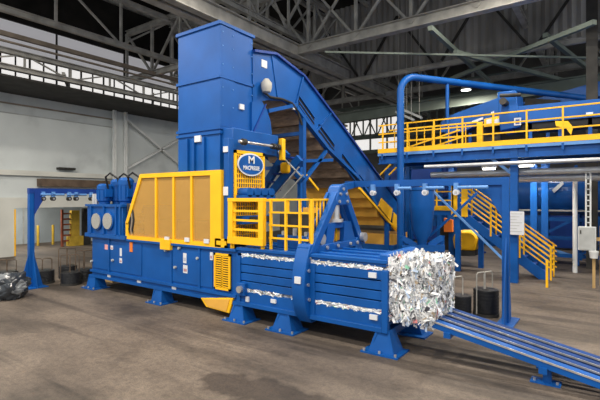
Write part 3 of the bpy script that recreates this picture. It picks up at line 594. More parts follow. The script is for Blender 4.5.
for z0, z1 in ((1.30, 1.41), (.60, .705)):
    part('gap_paper', CORE, tb, (XM + .12, XE - .1, Y0 + .05, Y0 + .3, z0, z1)); m = MB(); rnd = random.Random(int(z0 * 100))
    for i in range(1500):
        x = rnd.uniform(XM + .15, XE - .12); z = rnd.uniform(z0 + .02, z1 - .02); y = Y0 + .045 + rnd.uniform(-.05, 0)
        if noise.noise(Vector((x * 1.7, z0 * 9, 0))) < (-.5 if z0 > 1 else -.22): continue
        d = Vector((rnd.uniform(.02, .05), rnd.uniform(-.01, .01), rnd.gauss(0, .012))); u = Vector((0, rnd.uniform(-.008, .008), rnd.uniform(.005, .014))); p = Vector((x, y, z))
        m.add([p - d - u, p - u * .6, p + u * 1.2, p - d + u, p + d - u, p + d + u], [(0, 1, 2, 3), (1, 4, 5, 2)], rnd.choices(range(8), (30, 12, 6, 4, 2, 2, 5, 34))[0])
    m.build('gap_scraps', PAPER, tb)['kind'] = 'stuff'
# straggling scraps beside the mouth stay with the bale

# discharge ramp: rails sloping to the floor
TRK = paint('dull_navy_paint', (.006, .04, .17), .75, .2, 3.0)
tr = thing('discharge_track', 'long blue four-rail bale track sloping from the mouth down to the floor', 'track', (-.6, 7.0, 0))
sl = -.19; xa, xb = XE + .02, 1.0; za = .55
def tz(x): return .583 + sl * (x + 1.96)
for i in range(4):
    y_ = 6.56 + i * .28
    pa = Vector((-2.35, y_ + .08, tz(-2.35) - .05)); pb_ = Vector((xb, y_ + .08, tz(xb) - .05))
    r_ = MB().beam(pa, pb_, .16, .10).build('track_rail', TRK if i else BLUE, tr)
    MB().beam(pa + Vector((0, -.083, .045)), pb_ + Vector((0, -.083, .045)), .014, .024).build('worn_edge', STEEL, r_)
    MB().beam((-2.4, y_ + .08, tz(-2.3) - .07), (XE + .03, y_ + .08, tz(-2.3) - .07), .19, .09).build('lead_in', BLUE, r_)
for x in (-2.0, -.75, .4): part('tie_bar', BLUE, tr, (x - .05, x + .05, 6.52, 7.55, tz(x) - .17, tz(x) - .09))
for x, y_ in ((-.72, 6.75), (-.72, 7.35)):
    l_ = part('leg', BLUE, tr, (x - .05, x + .05, y_ - .05, y_ + .05, 0, tz(x) - .12))
    part('foot_plate', BLUE, l_, (x - .2, x + .16, y_ - .1, y_ + .1, 0, .02))
    for dx in (-.15, .12): MB().cyl((x + dx, y_ - .05, .02), (x + dx, y_ - .05, .05), .018, 6).build('bolt', STEEL, l_)

# =================================================================== feed conveyor behind the hopper
CX1, CX0 = -6.85, -9.35
cv = thing('feed_conveyor', 'wide blue inclined feed conveyor climbing to the top of the hopper', 'conveyor', (-8.1, 12, 0))
top = [(253, 51), (275, 54), (303, 76), (345, 131), (375, 172), (402, 207)]
low = [(389, 226), (357, 179), (326, 149), (303, 120), (295, 109), (284, 101), (268, 100), (253, 103)]
T = [PX(a, b, CX1) for a, b in top]; Lw = [PX(a, b, CX1) for a, b in low]
MB().prism(T + Lw, (-.06, 0, 0)).build('side_panel', BLUE, cv)
MB().prism([Vector((CX0, p.y, p.z)) for p in T + Lw], (-.06, 0, 0)).build('side_panel', BLUE, cv)
for a, b in zip(T, T[1:]): MB().beam(a + Vector((-.01, 0, 0)), b + Vector((-.01, 0, 0)), .16, .06).build('top_flange', DBLUE, cv)
for a, b in zip(Lw[:4], Lw[1:5]): MB().beam(a + Vector((.03, 0, .03)), b + Vector((.03, 0, .03)), .14, .10).build('bottom_flange', BLUE, cv)
for a, b in zip(T, T[1:]): MB().add([a + Vector((0, 0, -.25)), b + Vector((0, 0, -.25)), Vector((CX0, b.y, b.z - .25)), Vector((CX0, a.y, a.z - .25))], [(0, 1, 2, 3)]).build('belt', BLACK, cv)
# underside planks, then ochre guards on the last stretch
Lr = Lw[::-1][2:]
pts = [Vector((p.y, p.z)) for p in Lr]
def along(d):
    for a, b in zip(pts, pts[1:]):
        l = (b - a).length
        if d <= l: return a.lerp(b, d / l)
        d -= l
    return pts[-1] + (pts[-1] - pts[-2]).normalized() * d
tot = sum((b - a).length for a, b in zip(pts, pts[1:])); n = 12
for i in range(n):
    a = along(tot * i / n + .012); b = along(tot * (i + 1) / n - .012); lift = .05 + random.uniform(0, .03)
    yt_ = a.x + .02; yb_ = a.x + (b.x - a.x) * .35
    MB().prism([(CX1 - .06, yt_, a.y + lift), (CX1 - .06, yb_, b.y + lift - .03), (CX1 - .06, b.x, b.y + lift), (CX1 - .06, b.x, b.y + lift + .04), (CX1 - .06, yt_, a.y + lift + .06)], (CX0 - CX1 + .12, 0, 0)).build('underside_plank', (BROWND if i % 2 else BROWN) if i < 8 else OCHREP, cv)
# black plates on the side in place of the shaded slot openings
for a, b in (((298.5, 96), (314, 118)), ((318.5, 124), (334, 145)), ((342, 154), (356, 173)), ((359, 175), (368, 187))):
    p, q = PX(*a, CX1), PX(*b, CX1); s_ = PX(a[0], a[1] + 10, CX1); u_ = PX(b[0], b[1] + 10, CX1)
    sl_ = MB().prism([p, q, u_, s_], (.012, 0, 0)).build('slot_shade_plate', BLACK, cv)
    MB().beam(p.lerp(s_, .5) + Vector((.02, 0, 0)), q.lerp(u_, .5) + Vector((.02, 0, 0)), .02, .03).build('slot_bar', BLUE, sl_)
    MB().beam(p + Vector((.02, 0, .0)), q + Vector((.02, 0, 0)), .05, .03).build('slot_frame', BLUE, sl_); MB().beam(s_ + Vector((.02, 0, .0)), u_ + Vector((.02, 0, 0)), .05, .03).build('slot_frame', BLUE, sl_)
for a, b in (((303, 77), (295, 108)), ((331, 113), (314, 134))): MB().beam(PX(*a, CX1 + .02), PX(*b, CX1 + .02), .05, .05).build('panel_joint', BLUE, cv)
MB().beam(PX(272, 55, CX1 + .01), PX(278, 99, CX1 + .01), .03, .05).build('panel_joint', BLUE, cv)
# curved chute cover below the head
hc = [(252, 102), (262, 101), (267, 110), (270.5, 121), (272, 133), (271, 146), (252, 146)]
MB().prism([PX(a, b, CX1 + .03) for a, b in hc], (-1.3, 0, 0)).build('chute_cover', BLUE, cv)
MB().beam(PX(253, 133, CX1 + .05), PX(266, 104, CX1 + .05), .03, .03).build('cover_rib', DBLUE, cv)
k = PX(262, 87, CX1); jl = MB().lathe((CX1 + .14, k.y, k.z - .17), [(.02, 0), (.1, .03), (.13, .14), (.13, .24), (.06, .34)], 16).build('work_light', ROOFS, cv)
c_ = [PX(a, b, CX1 + .05) for a, b in ((264, 92), (270, 97), (282, 99), (292, 103), (298, 112), (302, 125))]
MB().tube(c_, .03, 8).build('cable', DARKS, cv)
k = PX(264, 64, CX1); part('warning_label', LABEL, cv, (CX1, CX1 + .015, k.y - .10, k.y + .10, k.z - .09, k.z + .09))
k = PX(293, 108, CX1); part('warning_label', LABEL, cv, (CX1, CX1 + .05, k.y - .06, k.y + .06, k.z - .05, k.z + .05))
# supports
for X_ in (CX1 + .02, CX0):
    y_ = PX(302, 110, CX1).y; zt = along(0).y - .1
    part('support_leg', BLUE, cv, (X_ - .07, X_ + .07, y_ - .07, y_ + .07, 0, 4.75)); part('support_leg', BLUE, cv, (X_ - .07, X_ + .07, 15.0, 15.14, 0, 1.6))
def cbar(a, b, wd=.09, mat=BLUE, X_=CX1 + .02): MB().beam(PX(*a, X_), PX(*b, X_), wd, wd).build('brace', mat, cv)
cbar((303, 182), (326, 151)); cbar((303, 161), (332, 160)); cbar((306, 175), (318, 190), .06, YEL)
y_ = PX(302, 110, CX1).y
for z in (4.25, 3.35): part('cross_tie', BLUE, cv, (CX0, CX1, y_ - .05, y_ + .05, z - .05, z + .05))
cbar((296, 105), (268, 111)); MB().beam((CX1, y_, 3.4), (-8.4, y_, 4.2), .07, .07).build('brace', BLUE, cv)
# yellow guard strips on the low end
for a, b in (((359, 188), (397, 231)),): MB().beam(PX(*a, CX1 + .1), PX(*b, CX1 + .1), .06, .08).build('guard_edge', YEL, cv)
for pl_ in ([(381, 198), (392, 209), (390, 221), (378, 206)], [(393, 212), (400, 219), (400, 233), (392, 225)]): MB().prism([PX(a, b, CX1 + .12) for a, b in pl_], (.03, 0, 0)).build('guard_plate', YEL, cv)
part('tail_box', GOLD, cv, (CX0, CX1 + .2, 15.2, 16.6, .75, 1.15)); part('tail_frame', BLUE, cv, (CX0, CX1 + .25, 15.1, 16.7, .5, .75))

# access stair behind the guard mesh
st = thing('service_stair', 'steep blue service stair with grey handrails behind the mesh guard', 'stairs', (-6.2, 9.4, 0))
for a, b in (((262, 190), (287, 152)), ((267, 198), (300, 158))): MB().beam(PY(*a, 9.0), PY(*b, 9.0), .12, .2).build('stringer', BLUE, st)
for a, b in (((272, 199), (299, 167)), ((281, 200), (303, 175)), ((276, 150), (301, 176))): MB().beam(PY(*a, 8.85), PY(*b, 8.85), .03, .03).build('handrail', GREYL, st)
MB().beam(PY(276, 152, 9.1), PY(303, 180, 9.1), .08, .16).build('stringer', BLUE, st)
for i in range(5):
    p = PY(265 + i * 6, 190 - i * 8, 9.0); part('tread', DBLUE, st, (p.x - .1, p.x + .15, 8.9, 9.5, p.z - .02, p.z + .02))
k = PY(285, 167, 8.9); part('guard_cover', YEL, st, (k.x - .14, k.x + .14, 8.85, 9.0, k.z - .16, k.z + .12), bevel=.05)
for px in (262, 300): part('stair_post', BLUE, st, (PY(px, 190, 9.2).x - .05, PY(px, 190, 9.2).x + .05, 9.15, 9.25, 0, 2.9 if px == 262 else 3.3))

# =================================================================== walkway platform
PYF, PZ_ = 14.1, 4.08
wp = thing('walkway_platform', 'raised blue walkway platform with yellow railing', 'platform', (-1.5, 15.5, 0))
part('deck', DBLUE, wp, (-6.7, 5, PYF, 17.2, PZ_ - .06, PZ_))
MB().ibeam((-6.7, PYF + .05, PZ_ - .22), (5, PYF + .05, PZ_ - .22), .22, .36, .03).build('edge_beam', BLUE, wp)
part('edge_strip', LBLUE, wp, (-6.7, 5, PYF - .08, PYF - .06, PZ_ - .12, PZ_ - .03))
part('toe_board', YEL, wp, (-6.7, 5, PYF - .06, PYF - .04, PZ_ - .02, PZ_ + .13))
for z in (.36, .65, .95): part('handrail', YEL, wp, (-6.7, 5, PYF - .02, PYF + .02, PZ_ + z - .02, PZ_ + z + .02))
for i in range(15):
    x = PY(563, 120, PYF).x + (i - 6.2) * .9 + .18
    part('railing_post', YEL, wp, (x - .022, x + .022, PYF - .05, PYF + .0, PZ_ - .15, PZ_ + .97)); part('post_clamp', BLUE, wp, (x - .03, x + .03, PYF - .09, PYF - .05, PZ_ - .24, PZ_ - .05))
for i in range(10):
    x = -6.5 + i * .28; part('picket', YEL, wp, (x - .012, x + .012, 15.0, 15.03, PZ_, PZ_ + .9))
part('handrail', YEL, wp, (-6.7, -3.6, 15.0, 15.05, PZ_ + .88, PZ_ + .93)); part('handrail', YEL, wp, (-6.7, -3.6, 15.0, 15.05, PZ_ + .45, PZ_ + .5))
MB().beam(PY(400, 150, 15.0), PY(460, 130, 15.0), .05, .05).build('stair_rail', YEL, wp); MB().beam(PY(400, 158, 15.0), PY(462, 137, 15.0), .05, .05).build('stair_rail', YEL, wp)
part('gate_post', YEL, wp, (-3.62, -3.45, 14.98, 15.1, PZ_, PZ_ + .9))
g = G(514, 283); lp = [(g.x, PYF + .1)] + [(PY(p, 200, 17).x, 17.0) for p in (534, 545, 452, 408)] + [(1.6, PYF + .1), (-5.9, PYF + .15)]
for x, y in lp: MB().ibeam((x, y, 0), (x, y, PZ_ - .06), .2, .2, .03).build('platform_leg', BLUE, wp)
for x, y in lp[:1]: MB().beam((x - .05, y, 3.2), (x - .8, y, 3.85), .08, .08).build('knee_brace', LBLUE, wp)
for y in (15.4, 17.0): MB().ibeam((-6.7, y, PZ_ - .25), (5, y, PZ_ - .25), .18, .34).build('joist', BLUE, wp)
for x in (-5, -2.4, 0, 2.2): MB().ibeam((x, PYF, PZ_ - .2), (x, 17.2, PZ_ - .2), .15, .25).build('joist', BLUE, wp)
# silver service pipes slung under the deck
for i, (y, z, r) in enumerate(((13.95, 3.52, .055), (14.6, 3.28, .09), (15.8, 3.15, .14), (16.6, 3.35, .06))):
    t = MB().cyl((-5.0, y, z), (5, y, z), r, 12).build('service_pipe', SILVER)
    tag(t, ('thin silver pipe under the front edge of the platform', 'silver pipe slung under the platform deck', 'thick silver duct slung under the platform', 'slim silver pipe under the back of the platform')[i], 'pipe', 'silver pipes under the platform')
def tube_lamp(x, y, z, hl, label, power, zc):
    t = thing('tube_lamp', label, 'lamp', (x, y, z), 'tube lamps')
    part('lamp_housing', WHITE, t, (x - hl - .05, x + hl + .05, y - .07, y + .07, z, z + .08)); MB().cyl((x - hl, y, z - .03), (x + hl, y, z - .03), .035, 10).build('lamp_tube', TUBEL, t)
    for dx in (-hl * .8, hl * .8): part('hanger', GREYL, t, (x + dx - .01, x + dx + .01, y - .01, y + .01, z + .08, zc))
    l = bpy.data.lights.new('bulb', 'AREA'); l.shape = 'RECTANGLE'; l.size = hl * 2; l.size_y = .12; l.energy = power; l.color = (1, .95, .85)
    o = bpy.data.objects.new('bulb', l); COL.objects.link(o); o.parent = t; o.location = (0, 0, -.08)
for i, (px, py) in enumerate(((489, 168), (526, 165))):
    k = PY(px, py, 16.2); tube_lamp(k.x, 16.2, k.z, .2, ('lit tube lamp under the platform beside the stair', 'lit tube lamp under the platform beside the platform leg')[i], 60, PZ_ - .08)
for x in (-5.2, -2.2, .8): tube_lamp(x, 16.3, 3.72, .6, 'hidden tube lamp added under the platform deck to light the drum', 30, PZ_ - .06)  # added behind the edge beams, out of sight, to light the drum
tube_lamp(-23.6, 9.5, 2.9, .6, 'unseen tube lamp added to brighten the room beyond the opening', 170, 3.0)  # added out of sight to lift the dark room
# sorting machinery on the deck
sc = thing('sorting_conveyor', 'blue sorting conveyor trough behind the yellow platform railing', 'conveyor', (-.5, 15.8, PZ_))
def slab(pix, Y, dy, name, mat, par, bevel=0): return MB().prism([PY(a, b, Y) for a, b in pix], (0, dy, 0)).build(name, mat, par, bevel=bevel)
slab([(509, 107), (640, 95), (640, 113), (512, 124)], 15.4, 1.2, 'trough_side', BLUE, sc); slab([(512, 124), (640, 113), (640, 121), (514, 131)], 15.5, 1.0, 'return_belt', BLACK, sc)
slab([(497, 92), (516, 90), (520, 127), (500, 131)], 15.35, 1.3, 'drive_head', BLUE, sc, .03)
slab([(514, 118), (521, 117.5), (521, 125), (514, 125.5)], 15.3, .04, 'warning_label', LABEL, sc); slab([(515.5, 119.5), (519.5, 119.2), (519.5, 123.5), (515.5, 124)], 15.29, .02, 'label_mark', DBLUE, sc)
slab([(586, 112.5), (593, 112), (593, 115), (586, 115.5)], 15.36, .04, 'warning_label', LABEL, sc)
for px in (530, 560, 590): 
    x = PY(px, 120, 15.45).x; part('trough_leg', BLUE, sc, (x - .05, x + .05, 15.5, 15.6, PZ_, PZ_ + .9))
k = PY(505, 103, 15.3); MB().cyl((k.x, 14.95, k.z), (k.x, 15.35, k.z), .11, 14).build('drive_motor', DARKS, sc); MB().cyl((k.x - .1, 15.05, k.z + .2), (k.x + .5, 15.05, k.z + .15), .06, 12).build('gearbox', DARKS, sc)
slab([(555, 121), (568, 121), (573, 127), (571, 135), (566, 128), (556, 126)], 15.3, .1, 'chain_guard', YEL, sc)
ic = thing('incline_conveyor', 'blue inclined conveyor rising behind the yellow platform railing', 'conveyor', (-3.6, 16, PZ_))
slab([(441, 122), (448, 116), (500, 97), (505, 112), (462, 132), (441, 132)], 16.2, .9, 'side_panel', BLUE, ic)
slab([(484, 119), (502, 115), (502, 125), (484, 127)], 16.1, .05, 'yellow_guard', YEL, ic)
for px in (489, 497): slab([(px - 2.5, 119.5), (px + 2.5, 118.5), (px + 2.5, 123), (px - 2.5, 124)], 16.06, .04, 'warning_label', LABEL, ic)
slab([(472, 121), (483, 117), (483, 119.5), (472, 123.5)], 16.15, .05, 'warning_label', LABEL, ic); slab([(491, 112), (494, 111), (494, 114.5), (491, 115)], 16.15, .05, 'warning_label', LABEL, ic)
for px in (450, 470): 
    x = PY(px, 140, 16.3).x; part('conveyor_leg', BLUE, ic, (x - .05, x + .05, 16.3, 16.4, PZ_, PZ_ + .75))
slab([(455, 130), (500, 120), (500, 140), (455, 146)], 16.6, .3, 'dark_machine', DARKS, ic)
uc = thing('overhead_conveyor', 'blue overhead conveyor trough running high behind the sorting conveyor', 'conveyor', (1, 22, 0))
slab([(520, 103), (640, 70), (640, 88), (540, 108)], 21.5, 1.0, 'trough', BLUE, uc); slab([(525, 98), (560, 100), (560, 106), (525, 107)], 21.3, .3, 'drive_unit', DARKS, uc)
for px in (548, 610): 
    x = PY(px, 110, 22).x; part('trestle_leg', BLUE, uc, (x - .07, x + .07, 21.9, 22.05, 0, PY(px, 106, 22).z))
# bent blue pipe mast beside the platform
PM = Vector((*PY(400.5, 240, 13.6).xy, 0)); dirp = Vector((.545, .839, 0)).normalized(); zt = 6.52
bm_ = thing('pipe_mast', 'tall bent blue pipe mast curving over the platform', 'pipe mast', PM)
path = [PM, PM + Vector((0, 0, zt - .55))] + [PM + dirp * (.55 - .55 * math.cos(t)) + Vector((0, 0, zt - .55 + .55 * math.sin(t))) for t in [i * math.pi / 16 for i in range(1, 9)]] + [PM + dirp * 9 + Vector((0, 0, zt))]
MB().tube(path, .115, 16).build('bent_pipe', BLUE, bm_)
h_ = PM + dirp * 1.9; MB().cyl((h_.x, h_.y, zt), (h_.x, h_.y, PZ_), .06, 10).build('drop_pipe', BLUE, bm_)
MB().cyl(PM, PM + Vector((0, 0, .04)), .25, 16).build('base_plate', BLUE, bm_)
# blue tank beside the mast
k = G(422, 275); k = Vector((*PY(422, 235, 13.0).xy, 0)); tk = thing('dust_hopper', 'blue tapered dust hopper standing beside the bent pipe mast', 'hopper', k)
MB().lathe((k.x, k.y, 0), [(.12, 1.0), (.16, 1.25), (.30, 1.5), (.36, 2.2), (.37, 2.25), (.36, 2.72), (.38, 2.74), (.38, 2.8), (.02, 2.84)], 20).build('vessel', BLUE, tk)
for s_ in (-1, 1):
    p = k + RT * .62 * s_; MB().beam((p.x, p.y, 0), (p.x, p.y, 1.35), .1, .1).build('leg', BLUE, tk)
    MB().beam(p + Vector((0, 0, 1.3)), k + RT * .2 * s_ + Vector((0, 0, 1.05)), .12, .16).build('cradle_arm', BLUE, tk)
MB().beam(k - RT * .65 + Vector((0, 0, .98)), k + RT * .65 + Vector((0, 0, .98)), .3, .2).build('cradle', BLUE, tk)

# =================================================================== stair to the platform
SX0, SX1, SZ = -4.2, -1.55, 2.07; sy0, sy1 = 15.2, 16.0
ss = thing('platform_stair', 'blue steel stair with yellow handrails leading up to a landing', 'stairs', (SX1, 15.6, 0))
for y in (sy0, sy1): MB().prism([(SX0, y, SZ + .06), (SX0, y, SZ - .26), (SX1 - .3, y, 0), (SX1 + .02, y, 0), (SX1 + .05, y, .12)], (0, .04, 0)).build('stringer', BLUE, ss)
for i in range(9): 
    x = SX0 + (i + .5) * (SX1 - SX0) / 9.5; z = SZ - (i + 1) * SZ / 10; part('tread', DBLUE, ss, (x - .12, x + .14, sy0 + .04, sy1, z - .02, z + .02))
for y in (sy0, sy1):
    for h in (.28, .45, .62, .78, .95): MB().beam((SX0, y, SZ + h), (SX1 + .1, y, .02 + h), .04, .035).build('handrail', YEL, ss)
    for f in (.06, .35, .66, .97): 
        x = SX0 + (SX1 + .1 - SX0) * f; z = SZ * (1 - f) + .02 * f; part('baluster', YEL, ss, (x - .025, x + .025, y - .02, y + .02, z - .1 if f < .9 else 0, z + .95))
g = G(547, 287.5); part('newel_post', YEL, ss, (g.x - .03, g.x + .03, g.y - .03, g.y + .03, 0, .78))
part('landing', BLUE, ss, (-5.6, SX0, sy0, sy1 + .04, SZ - .16, SZ)); part('toe_board', YEL, ss, (-5.6, -4.4, sy0 - .03, sy0, SZ, SZ + .16))
for h in (.35, .65, .98): part('landing_rail', YEL, ss, (-5.6, -4.4, sy0 - .03, sy0 + .01, SZ + h - .02, SZ + h + .02))
for x in (-5.58, -5.0, -4.45): part('landing_post', YEL, ss, (x - .025, x + .025, sy0 - .04, sy0, SZ, SZ + 1.0))
for x, zt in ((-4.4, .98), (-4.06, .9)): part('gate_plate', YEL, ss, (x - .1, x + .1, sy0 - .04, sy0, SZ - .2, SZ + zt))
for px, py in ((458, 271), (481, 268)):
    g = G(px, py); part('landing_leg', BLUE, ss, (g.x - .08, g.x + .08, g.y - .08, g.y + .08, 0, SZ - .1 if px < 470 else 1.55))
MB().beam(PY(430, 188, 13.9), PY(506, 262, 13.9), .06, .06).build('long_brace', LBLUE, ss); MB().beam(PY(430, 236, 13.95), PY(477, 193, 13.95), .07, .07).build('long_brace', BLUE, ss)
MB().beam(G(436, 256), G(485, 253), .15, .15).build('ground_beam', DBLUE, ss)
# notice board on the platform leg
k = PY(515, 223, 13.95); nb = thing('notice_board', 'white printed notice fixed to the blue platform leg', 'notice', k)
part('sheet', LABEL, nb, (k.x - .24, k.x + .24, 13.93, 13.97, k.z - .34, k.z + .34))
for i in range(7): part('text_line', GREYL, nb, (k.x - .19, k.x + .19 - .07 * (i % 3), 13.925, 13.93, k.z + .26 - i * .085, k.z + .275 - i * .085))

# yellow machine lying below the stair
k = Vector((*PY(465, 245, 16.6).xy, 0)); ym = thing('yellow_machine', 'yellow rounded machine hood on the floor below the stair', 'machine', k)
slab([(452, 238), (456, 231), (472, 231), (478, 238), (475, 251), (454, 250)], 16.3, .9, 'hood', YEL, ym, .08)
slab([(455, 250), (475, 251), (475, 256), (455, 256)], 16.35, .8, 'base', DARKS, ym)
slab([(440, 224), (452, 224), (450, 250), (440, 250)], 17.0, .6, 'pump', DARKS, ym); slab([(444, 218), (452, 220), (452, 232), (444, 232)], 16.7, .2, 'bracket', ORANGE, ym)

# big blue drum and frames at the back
GLOSS = paint('glossy_blue', (.012, .085, .33), .16, .15, 2.0, bump=.15, bscale=3)
dr = thing('sorting_drum', 'large glossy blue horizontal drum on a frame behind the platform', 'drum', (1, 20, 0))
MB().cyl((-3.6, 20, 2.75), (8, 20, 2.75), .95, 32).build('drum_shell', GLOSS, dr)
for x in (-3.5, -1.2, 1.0, 3.4): MB().cyl((x, 20, 2.75), (x + .08, 20, 2.75), 1.02, 32).build('drum_ring', BLUE, dr)
for x in (-3.4, -1.1, 1.1, 3.5):
    for y in (19.1, 20.9): part('frame_leg', BLUE, dr, (x - .09, x + .09, y - .09, y + .09, 0, 1.9))
for z in (1.7, 1.0, .35): part('frame_rail', BLUE, dr, (-3.6, 8, 19.0, 19.1, z - .07, z + .07))
part('frame_rail', GREYL, dr, (-3.6, 8, 18.95, 19.0, 2.0, 2.06))
for i in range(4):
    x = -3.4 + i * 2.3; MB().beam((x, 19.05, .35), (x + 2.2, 19.05, 1.7), .09, .09).build('frame_brace', BLUE, dr); MB().beam((x + 2.2, 19.05, .35), (x, 19.05, 1.0), .09, .09).build('frame_brace', LBLUE, dr)
slab([(552, 190), (562, 181), (564, 184), (554, 193)], 18.9, .05, 'reflection_strip', SILVER, dr)  # silver sheet standing in for a bright reflection on the drum
bk = thing('storage_bunker', 'long blue steel bunker wall standing behind the sorting machines', 'bunker', (-2, 24.6, 0))
for i in range(8): part('bunker_panel', BLUE if i % 3 else DBLUE, bk, (-9.5 + i * 2.2, -7.35 + i * 2.2, 24.4, 24.6, .1, 3.6 + .3 * (i % 2)))
for i in range(9): part('bunker_post', BLUE, bk, (-9.6 + i * 2.2, -9.4 + i * 2.2, 24.2, 24.65, 0, 4.0))
mc = thing('screen_machine', 'dark blue screening machine under the left half of the platform', 'machine', (-6, 19, 0))
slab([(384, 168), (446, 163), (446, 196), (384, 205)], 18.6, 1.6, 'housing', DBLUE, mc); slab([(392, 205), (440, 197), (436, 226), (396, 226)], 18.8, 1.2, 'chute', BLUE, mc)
for px in (388, 440): 
    x = PY(px, 200, 18.6).x; part('machine_leg', BLUE, mc, (x - .1, x + .1, 18.5, 18.7, 0, 3.8))
for i in range(3): MB().beam(PY(380 + i * 9, 175, 18.3), PY(392 + i * 9, 163, 18.3), .06, .06).build('yellow_rail', YEL, mc)

# electrical cabinet on timber posts
g = G(594, 288.5); ce = thing('control_cabinet', 'light grey electrical cabinet on a timber post beside the drum', 'cabinet', g)
d_ = g.y; a = PY(578, 226.5, d_); b = PY(596, 251, d_)
part('cabinet_body', WHITE, ce, (a.x, b.x, d_ - .02, d_ + .22, b.z, a.z), bevel=.01); part('cabinet_door', GREYL, ce, (a.x + .02, b.x - .02, d_ - .04, d_ - .02, b.z + .02, a.z - .02), bevel=.006)
part('door_handle', DARKS, ce, (a.x + .05, a.x + .08, d_ - .06, d_ - .04, a.z - .2, a.z - .1))
part('timber_post', WOOD, ce, (g.x - .04, g.x + .03, d_ + .05, d_ + .12, 0, a.z)); part('timber_post', WOOD, ce, (g.x + .12, g.x + .19, d_ + .5, d_ + .57, 0, a.z))
part('cross_board', WOOD, ce, (a.x, g.x + .19, d_ + .22, d_ + .26, 1.3, 1.4))
for px, pt in ((586, 172), (590.5, 172)): 
    x = PY(px, 200, d_ + .1).x; part('conduit', WHITE, ce, (x - .02, x + .02, d_ + .08, d_ + .12, a.z, PY(px, pt, d_ + .1).z))
x0, x1 = PY(586, 200, d_ + .1).x, PY(590.5, 200, d_ + .1).x
for i in range(9): z = a.z + .1 + i * .155; part('conduit_clip', WHITE, ce, (x0, x1, d_ + .08, d_ + .11, z, z + .03))
bu = MB().lathe((g.x, d_ - .12, .85), [(.09, 0), (.115, .16), (.12, .17), (.115, .2)], 18).build('bucket', WHITE); tag(bu, 'small white bucket hung on the timber post under the cabinet', 'bucket')
g = PY(575, 245, 17.3); t = MB().cyl((g.x, 17.3, 0), (g.x, 17.3, 3.3), .07, 12).build('white_standpipe', WHITE); tag(t, 'white standpipe rising in front of the glossy drum', 'pipe')

# =================================================================== wire frames and wire coils
def roller(t, p, d, mat=LABEL):
    """hanging wire guide: bracket, ring and its feed tube"""
    p = Vector(p); d = Vector(d); b_ = MB().beam(p, p - Vector((0, 0, .16)), .09, .09).build('guide_bracket', LBLUE, t)
    c = p - Vector((0, 0, .2)); nn = d.cross(Vector((0, 0, 1)))
    MB().cyl(c - nn * .05, c + nn * .05, .065, 10).build('guide_wheel', mat, b_); MB().cyl(c - nn * .065, c + nn * .065, .03, 8).build('wheel_hub', STEEL, b_)
WF = G(506, 323); zt = 2.92
wf = thing('wire_guide_gantry', 'blue wire guide frame reaching over the baler from its flared post by the black coils', 'wire frame', WF, 'wire guide frames')
MB().beam(WF, WF + Vector((0, 0, zt)), .13, .13).build('post', BLUE, wf)
MB().beam((WF.x + .06, WF.y, zt - .08), (-5.4, WF.y, zt - .08), .12, .15).build('beam', BLUE, wf)
MB().prism([(WF.x - .06, WF.y, zt - .15), (WF.x - .45, WF.y, zt - .15), (WF.x - .06, WF.y, zt - .85)], (0, .03, 0)).build('corner_gusset', BLUE, wf)
for s_ in (-1, 1): MB().prism([(WF.x, WF.y + s_ * .05, .02), (WF.x, WF.y + s_ * .40, .02), (WF.x, WF.y + s_ * .07, 1.7), (WF.x, WF.y + s_ * .05, 1.7)], (.03, 0, 0)).build('base_fin', BLUE, wf)
part('base_plate', BLUE, wf, (WF.x - .14, WF.x + .18, WF.y - .45, WF.y + .45, 0, .025))
for px in (346, 374, 398, 426, 457):
    k = PY(px, 185, WF.y - .05); roller(wf, (k.x, WF.y - .1, zt - .1), (1, 0, 0))
for a, b in ((398, 411), (426, 444), (458, 488)):
    MB().cyl((PY(a, 185, WF.y - .2).x, WF.y - .2, zt - .2), (PY(b, 185, WF.y - .2).x, WF.y - .2, zt - .2), .035, 10).build('wire_tube', LBLUE, wf)
MB().beam((xB - .2, ap, 2.68), (-5.2, WF.y, zt - .1), .1, .14).build('beam_bracket', BLUE, wf)
LF = G(31, 287); lz = 2.76
lf = thing('wire_guide_gantry', 'blue wire guide frame on a flared post behind the hydraulic unit', 'wire frame', LF, 'wire guide frames')
MB().beam(LF, LF + Vector((0, 0, lz)), .13, .13).build('post', BLUE, lf)
MB().beam((LF.x, LF.y - .07, lz - .06), (LF.x, 9.2, lz - .06), .14, .15).build('beam', DBLUE, lf)
MB().prism([(LF.x + .08, LF.y + .05, lz - .1), (LF.x + .08, PX(46, 191, LF.x).y, lz - .1), (LF.x + .08, LF.y + .05, lz - .72)], (.03, 0, 0)).build('corner_gusset', DBLUE, lf)
for s_ in (-1, 1): MB().prism([(LF.x + s_ * .05, LF.y, .02), (LF.x + s_ * .36, LF.y, .02), (LF.x + s_ * .05, LF.y, 1.1)], (0, .03, 0)).build('base_fin', BLUE, lf); MB().prism([(LF.x, LF.y + s_ * .05, .02), (LF.x, LF.y + s_ * .3, .02), (LF.x, LF.y + s_ * .05, 1.0)], (.03, 0, 0)).build('base_fin', BLUE, lf)
part('base_plate', BLUE, lf, (LF.x - .38, LF.x + .38, LF.y - .3, LF.y + .3, 0, .025))
for px in (43, 53, 69, 76, 91):
    k = PX(px, 190, LF.x + .08); roller(lf, (LF.x + .08, k.y, lz - .08), (0, 1, 0), DARKS)
    MB().cyl((LF.x + .12, k.y - .08, lz - .16), (LF.x + .12, k.y + .3, lz - .16), .03, 8).build('wire_tube', LBLUE, lf)
